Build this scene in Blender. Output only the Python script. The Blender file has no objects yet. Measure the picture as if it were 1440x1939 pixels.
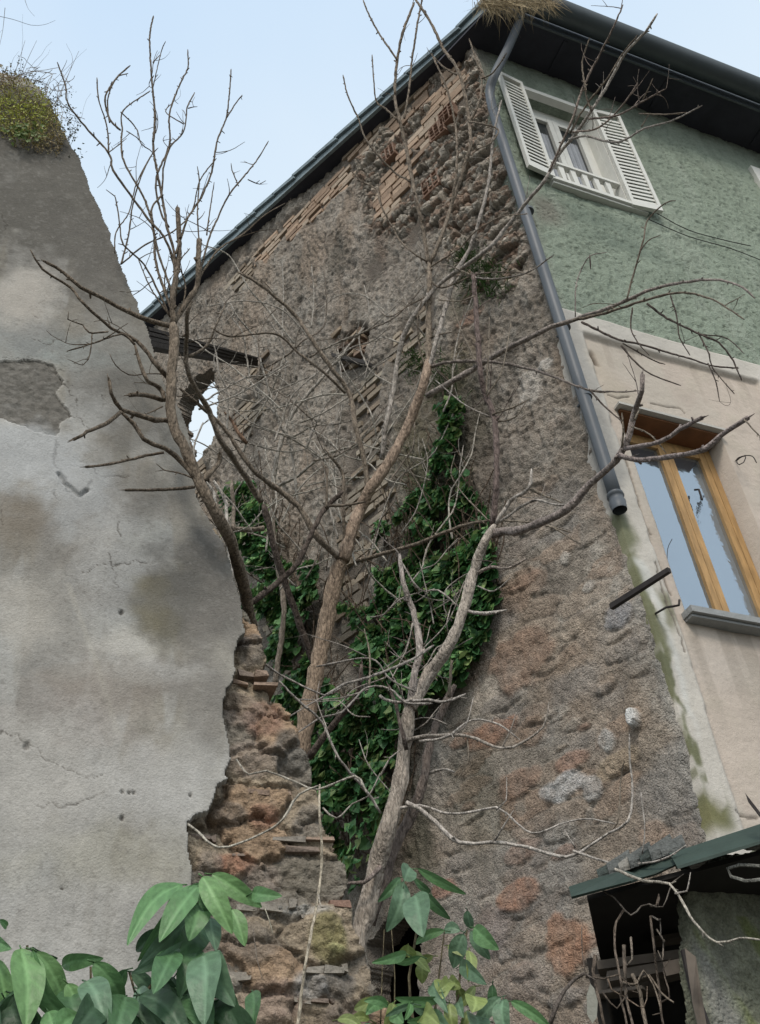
import bpy, math, random
import numpy as np
random.seed(7); rng = np.random.default_rng(7)
S = bpy.context.scene
COL = S.collection
# ------------------------------------------------------------------ camera
FPX, PCX, PCY = 2000.0, 720.0, 969.5
def nrm(v):
    v = np.array(v, float); return v / np.linalg.norm(v)
UP = nrm((459 - PCX, -1349 - PCY, FPX))
FW = np.array([0, 0, 1.0])
AY = nrm(FW - FW.dot(UP) * UP); AX = np.cross(AY, UP)
CAM = np.array([0, 0, 1.6])
def w2(v): return np.array([AX @ v, AY @ v, UP @ v])      # direction seen by the lens -> world direction
cd = bpy.data.cameras.new('camera'); co = bpy.data.objects.new('camera', cd); COL.objects.link(co)
import mathutils
cx_, cy_, cz_ = w2(np.array([1, 0, 0.])), w2(np.array([0, -1, 0.])), w2(np.array([0, 0, -1.]))
co.matrix_world = mathutils.Matrix(((cx_[0], cy_[0], cz_[0], 0), (cx_[1], cy_[1], cz_[1], 0), (cx_[2], cy_[2], cz_[2], 1.6), (0, 0, 0, 1)))
cd.sensor_fit = 'VERTICAL'; cd.sensor_height = 24; cd.lens = 24 * FPX / 1939.0
cd.clip_end = 2000; cd.clip_start = 0.05
S.camera = co
# ------------------------------------------------------------------ sky, sun, exposure
SUN_EL, SUN_AZ = 46, 182            # azimuth of the sun, degrees clockwise from +Y (behind the camera)
w = bpy.data.worlds.new('World'); S.world = w; w.use_nodes = True
nt = w.node_tree; bg = nt.nodes['Background']
sk = nt.nodes.new('ShaderNodeTexSky'); sk.sky_type = 'NISHITA'; sk.sun_disc = False
sk.sun_elevation = math.radians(SUN_EL); sk.sun_rotation = math.radians(SUN_AZ)
sk.air_density = 0.8; sk.dust_density = 4.0; sk.ozone_density = 1.0
hz = nt.nodes.new('ShaderNodeMixRGB'); hz.inputs[0].default_value = 0.72; hz.inputs[2].default_value = (6.1, 7.5, 8.8, 1)  # thin bright cloud veil
tcw = nt.nodes.new('ShaderNodeTexCoord'); sx = nt.nodes.new('ShaderNodeSeparateXYZ'); nt.links.new(tcw.outputs['Generated'], sx.inputs[0])
nz = nt.nodes.new('ShaderNodeTexNoise'); nz.inputs['Scale'].default_value = 2.2; nz.inputs['Detail'].default_value = 4; nt.links.new(tcw.outputs['Generated'], nz.inputs[0])
ad = nt.nodes.new('ShaderNodeMath'); ad.operation = 'MULTIPLY_ADD'; ad.inputs[1].default_value = .22; nt.links.new(nz.outputs[0], ad.inputs[0]); nt.links.new(sx.outputs[2], ad.inputs[2])
rp = nt.nodes.new('ShaderNodeMapRange'); rp.inputs[1].default_value = .86; rp.inputs[2].default_value = 1.06; nt.links.new(ad.outputs[0], rp.inputs[0])
vc = nt.nodes.new('ShaderNodeMixRGB'); vc.inputs[1].default_value = (7.7, 8.6, 9.1, 1); vc.inputs[2].default_value = (5.7, 7.2, 8.8, 1); nt.links.new(rp.outputs[0], vc.inputs[0]); nt.links.new(vc.outputs[0], hz.inputs[2])
nt.links.new(sk.outputs[0], hz.inputs[1]); nt.links.new(hz.outputs[0], bg.inputs[0]); bg.inputs[1].default_value = 0.11
sl = bpy.data.lights.new('sun', 'SUN'); sl.energy = 1.5; sl.angle = math.radians(14); sl.color = (1, .93, .84)
so = bpy.data.objects.new('sun', sl); COL.objects.link(so)
sd = mathutils.Vector((math.sin(math.radians(SUN_AZ)) * math.cos(math.radians(SUN_EL)), math.cos(math.radians(SUN_AZ)) * math.cos(math.radians(SUN_EL)), math.sin(math.radians(SUN_EL))))
so.rotation_euler = sd.to_track_quat('Z', 'Y').to_euler()
S.view_settings.view_transform = 'Standard'; S.view_settings.look = 'None'; S.view_settings.exposure = 0.35; S.view_settings.gamma = 1
# ------------------------------------------------------------------ noise
def _h(ix, iy, s):
    n = (ix.astype(np.int64) * 374761393 + iy.astype(np.int64) * 668265263 + s * 974634777) & 0xffffffff
    n = ((n ^ (n >> 13)) * 1274126177) & 0xffffffff
    return ((n ^ (n >> 16)) & 0xffff) / 65535.0
def vnoise(x, y, s=0):
    ix, iy = np.floor(x), np.floor(y); fx, fy = x - ix, y - iy
    fx = fx * fx * (3 - 2 * fx); fy = fy * fy * (3 - 2 * fy)
    a, b, c, d = _h(ix, iy, s), _h(ix + 1, iy, s), _h(ix, iy + 1, s), _h(ix + 1, iy + 1, s)
    return (a * (1 - fx) + b * fx) * (1 - fy) + (c * (1 - fx) + d * fx) * fy
def fbm(x, y, o=4, s=0, g=.5):
    t = np.zeros_like(x, dtype=float); a = 1.0; tot = 0
    for k in range(o):
        t += a * vnoise(x * 2 ** k + 17 * k, y * 2 ** k - 9 * k, s + k); tot += a; a *= g
    return t / tot
def voro(x, y, s=0):
    ix, iy = np.floor(x), np.floor(y)
    f1 = np.full(x.shape, 9.0); f2 = np.full(x.shape, 9.0); idn = np.zeros(x.shape)
    for dx in (-1, 0, 1):
        for dy in (-1, 0, 1):
            gx, gy = ix + dx, iy + dy
            px, py = gx + .1 + .8 * _h(gx, gy, s), gy + .1 + .8 * _h(gx, gy, s + 5)
            d = np.hypot(px - x, py - y); r = _h(gx, gy, s + 11)
            m = d < f1
            f2 = np.where(m, f1, np.minimum(f2, d)); idn = np.where(m, r, idn); f1 = np.where(m, d, f1)
    return f1, f2, idn
def sstep(a, b, x):
    t = np.clip((x - a) / (b - a), 0, 1); return t * t * (3 - 2 * t)
def pip(poly, X, Y):
    r = np.zeros(X.shape, bool); n = len(poly)
    for i in range(n):
        x1, y1 = poly[i]; x2, y2 = poly[(i + 1) % n]
        if y1 == y2: continue
        c = ((y1 > Y) != (y2 > Y)) & (X < (x2 - x1) * (Y - y1) / (y2 - y1) + x1)
        r ^= c
    return r
def blur(a, k):
    for _ in range(2):
        for ax in (0, 1):
            p = np.pad(a, [(k, k) if i == ax else (0, 0) for i in (0, 1)], mode='edge')
            c = np.cumsum(p, axis=ax); z = np.zeros_like(np.take(c, [0], axis=ax)); c = np.concatenate([z, c], axis=ax)
            n = a.shape[ax]
            a = (np.take(c, range(2 * k + 1, 2 * k + 1 + n), axis=ax) - np.take(c, range(0, n), axis=ax)) / (2 * k + 1)
    return a
def dline(pts, X, Y):
    d = np.full(X.shape, 9.0)
    for (x1, y1), (x2, y2) in zip(pts[:-1], pts[1:]):
        L = (x2 - x1) ** 2 + (y2 - y1) ** 2 + 1e-9
        t = np.clip(((X - x1) * (x2 - x1) + (Y - y1) * (y2 - y1)) / L, 0, 1)
        d = np.minimum(d, np.hypot(X - x1 - t * (x2 - x1), Y - y1 - t * (y2 - y1)))
    return d
# ------------------------------------------------------------------ measured geometry: a sight line and the wall planes it meets
def ray(px, py): return w2(np.array([(px - PCX) / FPX, (py - PCY) / FPX, 1.0]))
def at(px, py, hd):                       # the point hd metres away (measured level) along a sight line
    r = ray(px, py); return CAM + r * (hd / math.hypot(r[0], r[1]))
class Plane:
    def __init__(s, org, d, flip=1):
        s.o = np.array(org, float); s.o[2] = 0
        s.d = nrm([d[0], d[1], 0]); s.n = np.array([s.d[1], -s.d[0], 0]) * flip   # n points to the camera side
    def P(s, u, z, off=0): return s.o + s.d * u + np.array([0, 0, z]) + s.n * off
    def uz(s, px, py, off=0):
        r = ray(px, py); q = s.o + s.n * off
        t = np.dot(q - CAM, s.n) / np.dot(r, s.n); h = CAM + r * t
        return float(np.dot(h - s.o, s.d)), float(h[2])
    def poly(s, pts, off=0): return [s.uz(x, y, off) for x, y in pts]
CORNER = at(1110, 800, 5.6)
FP = Plane(CORNER, ray(6270, 2070))            # street facade, runs away to the right
GP = Plane(CORNER, ray(-1889, 2989), -1)       # gable side, runs away to the left
WP = Plane(at(300, 1000, 4.2), -ray(8414, 1830), -1)
SP = Plane(at(1330, 1750, 4.7), ray(6270, 2070))
for p in (FP, GP, WP, SP):
    if np.dot(CAM - p.o, p.n) < 0: p.n = -p.n
# ------------------------------------------------------------------ object helpers
def link(name, me, mat=None, parent=None, smooth=False):
    o = bpy.data.objects.new(name, me); COL.objects.link(o)
    if mat is not None:
        for m in (mat if isinstance(mat, (list, tuple)) else [mat]): me.materials.append(m)
    if smooth: me.polygons.foreach_set('use_smooth', [True] * len(me.polygons))
    if parent is not None: o.parent = parent; o.matrix_parent_inverse = parent.matrix_world.inverted()
    return o
def tag(o, label=None, cat=None, group=None, kind=None):
    if label: o['label'] = label
    if cat: o['category'] = cat
    if group: o['group'] = group
    if kind: o['kind'] = kind
    return o
def thing(name, loc, label, cat, group=None, kind=None):
    o = bpy.data.objects.new(name, None); COL.objects.link(o); o.location = loc; o.empty_display_size = .2
    bpy.context.view_layer.update()
    return tag(o, label, cat, group, kind)
class MB:
    def __init__(s): s.v = []; s.f = []; s.c = []; s.col = (1, 1, 1); s.mi = []; s.m = 0
    def add(s, vs, fs, col=None):
        b = len(s.v); s.v.extend([tuple(map(float, q)) for q in vs]); c = col or s.col
        s.c.extend([c] * len(vs)); s.f.extend([tuple(b + i for i in f) for f in fs]); s.mi.extend([s.m] * len(fs))
    def quad(s, a, b, c, d, col=None): s.add([a, b, c, d], [(0, 1, 2, 3)], col)
    def hexa(s, p, col=None):     # 8 points: bottom 4, top 4
        s.add(p, [(0, 3, 2, 1), (4, 5, 6, 7), (0, 1, 5, 4), (1, 2, 6, 5), (2, 3, 7, 6), (3, 0, 4, 7)], col)
    def box(s, pl, u0, u1, z0, z1, o0, o1, col=None, j=0):
        p = []
        for o in (o0, o1):
            for u, z in ((u0, z0), (u1, z0), (u1, z1), (u0, z1)):
                p.append(pl.P(u + random.uniform(-j, j), z + random.uniform(-j, j), o + (random.uniform(-j, j) if o == o1 else 0)))
        s.hexa(p, col)
    def slab(s, pts, vec, col=None):   # planar polygon + thickness vector
        n = len(pts); a = [np.array(p) for p in pts]; b = [p + np.array(vec) for p in a]
        s.add(a + b, [tuple(range(n)), tuple(range(2 * n - 1, n - 1, -1))] + [(i, i + n, (i + 1) % n + n, (i + 1) % n) for i in range(n)], col)
    def tube(s, pts, rad, n=7, col=None, rough=0.0, cap=True):
        pts = [np.array(p, float) for p in pts]; m = len(pts)
        t0 = nrm(pts[1] - pts[0]); a = np.cross(t0, [0.3, 0.2, 1]); a = nrm(a if np.linalg.norm(a) > 1e-3 else np.cross(t0, [1, 0, 0]))
        V = []; F = []
        for i in range(m):
            t = nrm(pts[min(i + 1, m - 1)] - pts[max(i - 1, 0)] + 1e-9)
            a = nrm(a - t * a.dot(t)); b = np.cross(t, a)
            for k in range(n):
                an = 2 * math.pi * k / n; r = rad[i] * (1 + rough * random.uniform(-1, 1))
                V.append(pts[i] + (a * math.cos(an) + b * math.sin(an)) * r)
            if i:
                for k in range(n):
                    k2 = (k + 1) % n; F.append(((i - 1) * n + k, (i - 1) * n + k2, i * n + k2, i * n + k))
        if cap: F.append(tuple(range(n - 1, -1, -1))); F.append(tuple((m - 1) * n + k for k in range(n)))
        s.add(V, F, col)
    def build(s, name, mat=None, parent=None, smooth=False):
        me = bpy.data.meshes.new(name); me.from_pydata(s.v, [], s.f)
        ca = me.color_attributes.new('Col', 'FLOAT_COLOR', 'POINT')
        a = np.ones((len(s.v), 4), np.float32); a[:, :3] = np.array(s.c, np.float32).reshape(-1, 3); ca.data.foreach_set('color', a.ravel())
        o = link(name, me, mat, parent, smooth)
        if any(s.mi): me.polygons.foreach_set('material_index', s.mi)
        me.update(); return o
def crom(pts, step):
    P = [np.array(p, float) for p in pts]
    if len(P) < 2: return P, [0]
    P = [2 * P[0] - P[1]] + P + [2 * P[-1] - P[-2]]; out = []; par = []
    for i in range(1, len(P) - 2):
        n = max(1, int(np.linalg.norm(P[i + 1] - P[i]) / step))
        for k in range(n):
            t = k / n
            out.append(.5 * ((2 * P[i]) + (P[i + 1] - P[i - 1]) * t + (2 * P[i - 1] - 5 * P[i] + 4 * P[i + 1] - P[i + 2]) * t * t + (-P[i - 1] + 3 * P[i] - 3 * P[i + 1] + P[i + 2]) * t ** 3)); par.append((i - 1 + t) / (len(P) - 3))
    out.append(P[-2]); par.append(1.0); return out, par
# ------------------------------------------------------------------ materials
def mat(name, col=(.5, .5, .5), rough=.8, attr=False, var=0.15, vscale=6, bumps=(), metal=0, spec=.3, stretch=None, trans=0, grain=0):
    m = bpy.data.materials.new(name); m.use_nodes = True; t = m.node_tree; N = t.nodes; L = t.links
    b = N['Principled BSDF']; b.inputs['Roughness'].default_value = rough; b.inputs['Metallic'].default_value = metal
    b.inputs['Specular IOR Level'].default_value = spec
    tc = N.new('ShaderNodeTexCoord'); mp = N.new('ShaderNodeMapping'); L.new(tc.outputs['Object'], mp.inputs[0])
    if stretch: mp.inputs['Scale'].default_value = stretch
    if attr:
        ca = N.new('ShaderNodeVertexColor'); ca.layer_name = 'Col'; src = ca.outputs[0]
    else:
        rgb = N.new('ShaderNodeRGB'); rgb.outputs[0].default_value = (*col, 1); src = rgb.outputs[0]
    no = N.new('ShaderNodeTexNoise'); no.inputs['Scale'].default_value = vscale; no.inputs['Detail'].default_value = 8; no.inputs['Roughness'].default_value = .65
    L.new(mp.outputs[0], no.inputs[0])
    mr = N.new('ShaderNodeMapRange'); mr.inputs[1].default_value = .3; mr.inputs[2].default_value = .7; mr.inputs[3].default_value = 1 - var; mr.inputs[4].default_value = 1 + var
    L.new(no.outputs[0], mr.inputs[0])
    mx = N.new('ShaderNodeVectorMath'); mx.operation = 'SCALE'; L.new(src, mx.inputs[0]); L.new(mr.outputs[0], mx.inputs['Scale'])
    if grain:
        n2_ = N.new('ShaderNodeTexNoise'); n2_.inputs['Scale'].default_value = 75; n2_.inputs['Detail'].default_value = 4; n2_.inputs['Roughness'].default_value = .8; L.new(mp.outputs[0], n2_.inputs[0])
        m2_ = N.new('ShaderNodeMapRange'); m2_.inputs[1].default_value = .34; m2_.inputs[2].default_value = .66; m2_.inputs[3].default_value = 1 - grain; m2_.inputs[4].default_value = 1 + grain; L.new(n2_.outputs[0], m2_.inputs[0])
        mx0 = mx; mx = N.new('ShaderNodeVectorMath'); mx.operation = 'SCALE'; L.new(mx0.outputs[0], mx.inputs[0]); L.new(m2_.outputs[0], mx.inputs['Scale'])
    L.new(mx.outputs[0], b.inputs['Base Color']); prev = None
    for kind, sc, dist in bumps:
        if kind == 'v':
            tx = N.new('ShaderNodeTexVoronoi'); tx.inputs['Scale'].default_value = sc; h = tx.outputs['Distance']
        else:
            tx = N.new('ShaderNodeTexNoise'); tx.inputs['Scale'].default_value = sc; tx.inputs['Detail'].default_value = 6; h = tx.outputs[0]
        L.new(mp.outputs[0], tx.inputs[0])
        bp = N.new('ShaderNodeBump'); bp.inputs['Strength'].default_value = 1; bp.inputs['Distance'].default_value = dist
        if kind == 'v': bp.invert = True
        L.new(h, bp.inputs['Height'])
        if prev: L.new(prev, bp.inputs['Normal'])
        prev = bp.outputs[0]
    if prev: L.new(prev, b.inputs['Normal'])
    if trans:
        tr = N.new('ShaderNodeBsdfTranslucent'); ms = N.new('ShaderNodeMixShader'); ms.inputs[0].default_value = trans
        L.new(mx.outputs[0], tr.inputs[0]); L.new(b.outputs[0], ms.inputs[1]); L.new(tr.outputs[0], ms.inputs[2]); L.new(ms.outputs[0], N['Material Output'].inputs[0])
    return m
M = {}
M['gable'] = mat('rough_render', grain=0.38, attr=True, var=.22, vscale=9, bumps=(('n', 40, .016), ('v', 60, .006), ('n', 110, .017)), rough=.95, spec=.1)
M['stucco'] = mat('green_stucco', grain=0.16, attr=True, var=.10, vscale=14, bumps=(('v', 70, .006), ('n', 110, .011)), rough=.93, spec=.1)
M['cream'] = mat('cream_plaster', grain=0.04, attr=True, var=.05, vscale=5, bumps=(('n', 30, .006), ('n', 130, .003)), rough=.9, spec=.15)
M['plaster'] = mat('cement_plaster', grain=0.1, attr=True, var=.09, vscale=7, bumps=(('v', 120, .0012), ('n', 90, .003)), rough=.92, spec=.12)
M['stone'] = mat('rubble_stone', grain=0.32, attr=True, var=.25, vscale=16, bumps=(('n', 28, .02), ('n', 110, .008)), rough=.95, spec=.1)
M['brick'] = mat('old_brick', grain=0.2, attr=True, var=.16, vscale=18, bumps=(('n', 60, .008),), rough=.95, spec=.1)
M['bark'] = mat('bark', grain=0.3, attr=True, var=.5, vscale=40, bumps=(('v', 70, .010), ('n', 60, .014), ('n', 170, .008)), rough=.9, spec=.1, stretch=(1, 1, .3))
M['ivy'] = mat('ivy_leaf', attr=True, var=.15, vscale=8, rough=.5, spec=.3, trans=.22)
M['leaf'] = mat('broad_leaf', attr=True, var=.12, vscale=25, rough=.45, spec=.35, trans=.18, bumps=(('n', 60, .003),))
M['dry'] = mat('dry_grass', attr=True, var=.2, vscale=20, rough=.9)
M['slate'] = mat('verge_metal', (.17, .215, .235), .6, var=.25, vscale=5, bumps=(('n', 14, .02),))
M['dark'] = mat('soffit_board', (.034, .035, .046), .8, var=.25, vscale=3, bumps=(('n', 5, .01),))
M['gutter'] = mat('gutter_metal', (.055, .068, .075), .45, var=.15, vscale=4, spec=.4)
M['pipe'] = mat('grey_pvc', (.092, .104, .118), .5, var=.12, vscale=4, spec=.35)
M['white'] = mat('white_paint', (.62, .62, .58), .5, var=.06, vscale=10)
M['wood'] = mat('varnished_wood', (.40, .245, .105), .6, var=.3, vscale=9, stretch=(3, 3, .5), bumps=(('n', 9, .004),))
M['wooddk'] = mat('shaded_wood', (.16, .07, .03), .6, var=.3, vscale=6)
M['glass'] = mat('window_glass', (.34, .40, .46), .04, var=.02, vscale=1, metal=.85, spec=.8, bumps=(('n', 2.2, .012),))
M['darkglass'] = mat('dark_glass', (.02, .025, .03), .08, var=.02, vscale=1, spec=.6)
M['curtain'] = mat('curtain', (.32, .34, .37), .8, var=.1)
M['iron'] = mat('rusty_iron', (.03, .025, .024), .75, var=.3, vscale=20)
M['oldwood'] = mat('weathered_timber', (.05, .045, .042), .9, var=.4, vscale=6, stretch=(3, 3, 14), bumps=(('n', 12, .01),))
M['green_sheet'] = mat('green_sheet_metal', (.034, .054, .045), .6, var=.25, vscale=4, bumps=(('n', 6, .01),))
M['shedwall'] = mat('mossy_render', grain=0.3, attr=True, var=.3, vscale=12, bumps=(('n', 40, .015), ('v', 70, .006)), rough=.95, spec=.1)
M['void'] = mat('painted_interior_shade', (.022, .02, .018), .9, var=.4, vscale=4)  # near-black colour carries the darkness of the insides
M['ground'] = mat('ground', (.09, .085, .07), .95, var=.3, vscale=2, bumps=(('n', 8, .03),))
M['plank'] = mat('grey_plank', (.12, .10, .082), .85, var=.35, vscale=9)
# ------------------------------------------------------------------ relief walls (world-space grids)
class Relief:
    def __init__(s, pl, u0, u1, z0, z1, st):
        s.pl = pl; s.st = st
        us = np.arange(u0, u1 + st, st); zs = np.arange(z0, z1 + st, st)
        s.U, s.Z = np.meshgrid(us, zs); s.H = np.zeros_like(s.U); s.C = np.zeros(s.U.shape + (3,)); s.keep = np.ones(s.U.shape, bool)
    def mask(s, pts, jit=.03, bl=2, js=6, raw=False):
        poly = pts if raw else s.pl.poly(pts)
        ju = (fbm(s.U * js, s.Z * js, 3, 31) - .5) * 2 * jit; jz = (fbm(s.U * js + 50, s.Z * js, 3, 37) - .5) * 2 * jit
        m = pip(poly, s.U + ju, s.Z + jz).astype(float)
        return blur(m, bl) if bl else m
    def blob(s, x, y, rx, ry, ang=0, jit=.35, hard=.35):   # an irregular stain or stone centred where that sight line meets the wall
        u, z = s.pl.uz(x, y); r = ray(x, y); k = abs(np.dot(s.pl.o - CAM, s.pl.n) / np.dot(r, s.pl.n)) * 1.0 / FPX
        m_ = max(rx, ry) * k * (1 + jit + hard) * 1.05 + .02; out = np.zeros(s.U.shape)
        i0, i1 = np.searchsorted(s.Z[:, 0], [z - m_, z + m_]); j0, j1 = np.searchsorted(s.U[0], [u - m_, u + m_])
        if i1 <= i0 or j1 <= j0: return out
        UU, ZZ = s.U[i0:i1, j0:j1], s.Z[i0:i1, j0:j1]
        a = math.radians(ang); du, dz = UU - u, ZZ - z
        p, q = (du * math.cos(a) + dz * math.sin(a)) / (rx * k), (-du * math.sin(a) + dz * math.cos(a)) / (ry * k)
        d = np.hypot(p, q) + (fbm(UU * 9 + x, ZZ * 9 + y, 4, 3) - .5) * 2 * jit
        out[i0:i1, j0:j1] = 1 - sstep(1 - hard, 1 + hard, d); return out
    def paint(s, m, col, a=1.0):
        m = np.clip(m * a, 0, 1)[..., None]; s.C = s.C * (1 - m) + np.array(col) * m
    def build(s, name, m, parent, depth=.3, smooth=True):
        pl = s.pl; ny, nx = s.U.shape
        P = pl.o[None, None, :] + pl.d * s.U[..., None] + np.array([0, 0, 1.0]) * s.Z[..., None] + pl.n * s.H[..., None]
        idx = np.arange(ny * nx).reshape(ny, nx)
        k = s.keep[:-1, :-1] & s.keep[1:, :-1] & s.keep[:-1, 1:] & s.keep[1:, 1:]
        q = np.stack([idx[:-1, :-1], idx[:-1, 1:], idx[1:, 1:], idx[1:, :-1]], -1)[k]
        # rim: every boundary edge gets a strip back through the wall
        e = np.concatenate([q[:, [0, 1]], q[:, [1, 2]], q[:, [2, 3]], q[:, [3, 0]]])
        key = np.sort(e, 1); key = key[:, 0] * (ny * nx) + key[:, 1]
        un, inv, cnt = np.unique(key, return_inverse=True, return_counts=True)
        be = e[cnt[inv] == 1]
        bv = np.unique(be); mp = np.full(ny * nx, -1); 
        base = ny * nx; V = P.reshape(-1, 3); C = s.C.reshape(-1, 3)
        back = V[bv] - pl.n * (depth + np.maximum(0, s.H.reshape(-1)[bv]))[:, None]
        mp[bv] = base + np.arange(len(bv))
        rq = np.stack([be[:, 1], be[:, 0], mp[be[:, 0]], mp[be[:, 1]]], -1)
        V = np.concatenate([V, back]); C = np.concatenate([C, C[bv] * .9]); Q = np.concatenate([q, rq])
        used = np.unique(Q); rm = np.full(len(V), -1); rm[used] = np.arange(len(used)); V = V[used]; C = C[used]; Q = rm[Q]
        me = bpy.data.meshes.new(name); me.vertices.add(len(V)); me.vertices.foreach_set('co', V.astype(np.float32).ravel())
        me.loops.add(Q.size); me.loops.foreach_set('vertex_index', Q.astype(np.int32).ravel())
        me.polygons.add(len(Q)); me.polygons.foreach_set('loop_start', np.arange(0, Q.size, 4, dtype=np.int32))
        try: me.polygons.foreach_set('loop_total', np.full(len(Q), 4, np.int32))
        except Exception: pass
        me.update(calc_edges=True)
        ca = me.color_attributes.new('Col', 'FLOAT_COLOR', 'POINT'); a = np.ones((len(V), 4), np.float32); a[:, :3] = C; ca.data.foreach_set('color', a.ravel())
        me.validate()
        return link(name, me, m, parent, smooth)
ZS = 1.0
gz = lambda x, y: GP.uz(x, y)
house = thing('old_house', (CORNER[0], CORNER[1], 0), 'old two-storey house with crumbling bare side wall and green and cream street front', 'house')
# ------------------------------------------------------------------ gable side
R = Relief(GP, -0.02, 7.6, 2.0, 15.2, .0125)
U, Z = R.U, R.Z
verge = GP.poly([(905, 72), (700, 245), (480, 455), (300, 622)])
vz = np.interp(U, [p[0] for p in sorted(verge)], [p[1] for p in sorted(verge)])
R.keep &= Z < vz + .12
hole = GP.poly([(398, 700), (370, 712), (340, 755), (330, 800), (344, 865), (364, 895), (392, 860), (412, 800), (412, 740)])
R.keep &= ~pip(hole, U + (fbm(U * 7, Z * 7, 2, 4) - .5) * .1, Z + (fbm(U * 7, Z * 7, 2, 8) - .5) * .1)
far = pip(GP.poly([(250, 560), (330, 640), (338, 760), (355, 880), (420, 1000), (300, 1000), (200, 700)]), U, Z) & False
dark_hole = GP.poly([(700, 1790), (735, 1740), (770, 1720), (805, 1750), (800, 1850), (790, 1939), (700, 1960)])  # hole added to make the area by the trunk read black
R.keep &= ~pip(dark_hole, U + (fbm(U * 9, Z * 9, 2, 4) - .5) * .12, Z)
n1 = fbm(U * 1.3, Z * 1.3, 4, 1); n2 = fbm(U * 5, Z * 5, 4, 2); n3 = fbm(U * 26, Z * 13, 3, 3); n4 = fbm(U * 3 + Z * 1.2, Z * 1.1, 4, 8)
n5 = fbm(U * 36, Z * 30, 2, 71)
R.H = (n1 - .5) * .09 + (n2 - .5) * .035 + (fbm(U * 7, Z * 2, 3, 72) - .5) * .035 + (n3 - .5) * .035 + (n5 - .5) * .036
pits = sstep(.62, .75, fbm(U * 8 + 3, Z * 5, 3, 44)); R.H -= pits * .014
R.C[:] = np.array((.275, .24, .20))
R.C *= (.72 + .62 * n1)[..., None]; R.C *= (.78 + .44 * n3)[..., None]
R.paint(sstep(.5, .7, n4), (.185, .16, .13), .6)
R.paint(sstep(.58, .75, n2), (.34, .315, .275), .4); R.paint(sstep(.5, .7, fbm(U * 2.2, Z * 1.2, 3, 77)), (.25, .19, .14), .5)
R.paint(pits, (.10, .085, .07), .5)
# rubble, big stones at the broken upper corner
rub = R.mask([(700, 420), (655, 310), (720, 240), (880, 92), (905, 130), (925, 240), (965, 330), (990, 430), (1000, 500), (960, 560), (880, 545), (850, 480), (800, 440), (770, 470)], .12, 5, 4)
f1, f2, idn = voro(U * 3.6 + n2 * 1.1 + n3 * .3, Z * 7.5 + n2 * .8, 7); edge = sstep(.01, .12, f2 - f1)
f1b, f2b, idb = voro(U * 14 + n2, Z * 17 + n3, 9); edb = sstep(.02, .3, f2b - f1b)
R.H = R.H * (1 - rub) + rub * (-.07 + edge * (.02 + .09 * idn) + edb * .02 + (n3 - .5) * .05 + (fbm(U * 5, Z * 10, 4, 88) - .5) * .12)
sc = np.array((.29, .255, .21)) * (.6 + .8 * idn)[..., None] * (.7 + .5 * edb)[..., None]
warm = sstep(.55, .8, idb)[..., None]; sc = sc * (1 - warm * .6) + np.array((.25, .15, .10)) * warm * .6
R.C = R.C * (1 - rub[..., None]) + sc * rub[..., None]
R.paint(rub * (1 - edge), (.09, .078, .065), .6)
# stones showing through in the lower right
low = R.mask([(800, 1250), (900, 1080), (960, 980), (1090, 900), (1175, 1000), (1240, 1200), (1345, 1620), (1400, 1990), (780, 1990), (820, 1500)], .25, 14, 2)
f1, f2, ids = voro(U * 2.7 + n2 * .7, Z * 6.2 + n2 * .5 + 3, 21); es = sstep(.0, .16, f2 - f1)
flat = 1 - low * .65; base_ = (n1 - .5) * .09; R.H = base_ + (R.H - base_) * flat
stone = low * sstep(.54, .62, ids + (n2 - .5) * .5)                   # only some blocks show; the rest is still under render
R.H += stone * (es * .008 - .006) + low * (fbm(U * 9, Z * 14, 3, 61) - .5) * .012
sid = voro(U * 2.7 + n2 * .7, Z * 6.2 + n2 * .5 + 3, 21)[2]
hue = (_h(np.floor(sid * 997), np.floor(sid * 31), 5))[..., None]
stc = np.array((.32, .22, .155)) * hue + np.array((.32, .27, .215)) * (1 - hue)
R.C *= (1 + .22 * low)[..., None]; k = (stone * es * .62)[..., None]; R.C = R.C * (1 - k) + stc * (.75 + .5 * n3)[..., None] * k
R.paint(stone * (1 - es) * sstep(.5, .65, fbm(U * 6, Z * 6, 3, 66)), (.12, .10, .08), .5)
crk = np.abs(fbm(U * 3.2, Z * 7, 3, 67) - .5); ln_ = low * (1 - sstep(.002, .014, crk)) * sstep(.55, .65, fbm(U * 3, Z * 3, 2, 68)); R.paint(ln_, (.09, .075, .06), .35); R.H -= ln_ * .005
R.paint(low * sstep(.45, .6, fbm(U * 1.6, Z * 2.2, 3, 69)), (.27, .255, .235), .5)
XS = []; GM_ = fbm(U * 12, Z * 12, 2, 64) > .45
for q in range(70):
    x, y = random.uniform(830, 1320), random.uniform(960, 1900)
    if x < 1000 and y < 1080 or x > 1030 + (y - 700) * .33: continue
    rx = random.uniform(14, 52); XS.append((x, y, rx, rx * random.uniform(.3, .6), random.choice(((.22, .15, .105), (.2, .165, .13), (.25, .2, .15), (.17, .15, .13), (.24, .13, .085), (.3, .27, .23))), random.uniform(.5, .9)))
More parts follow.
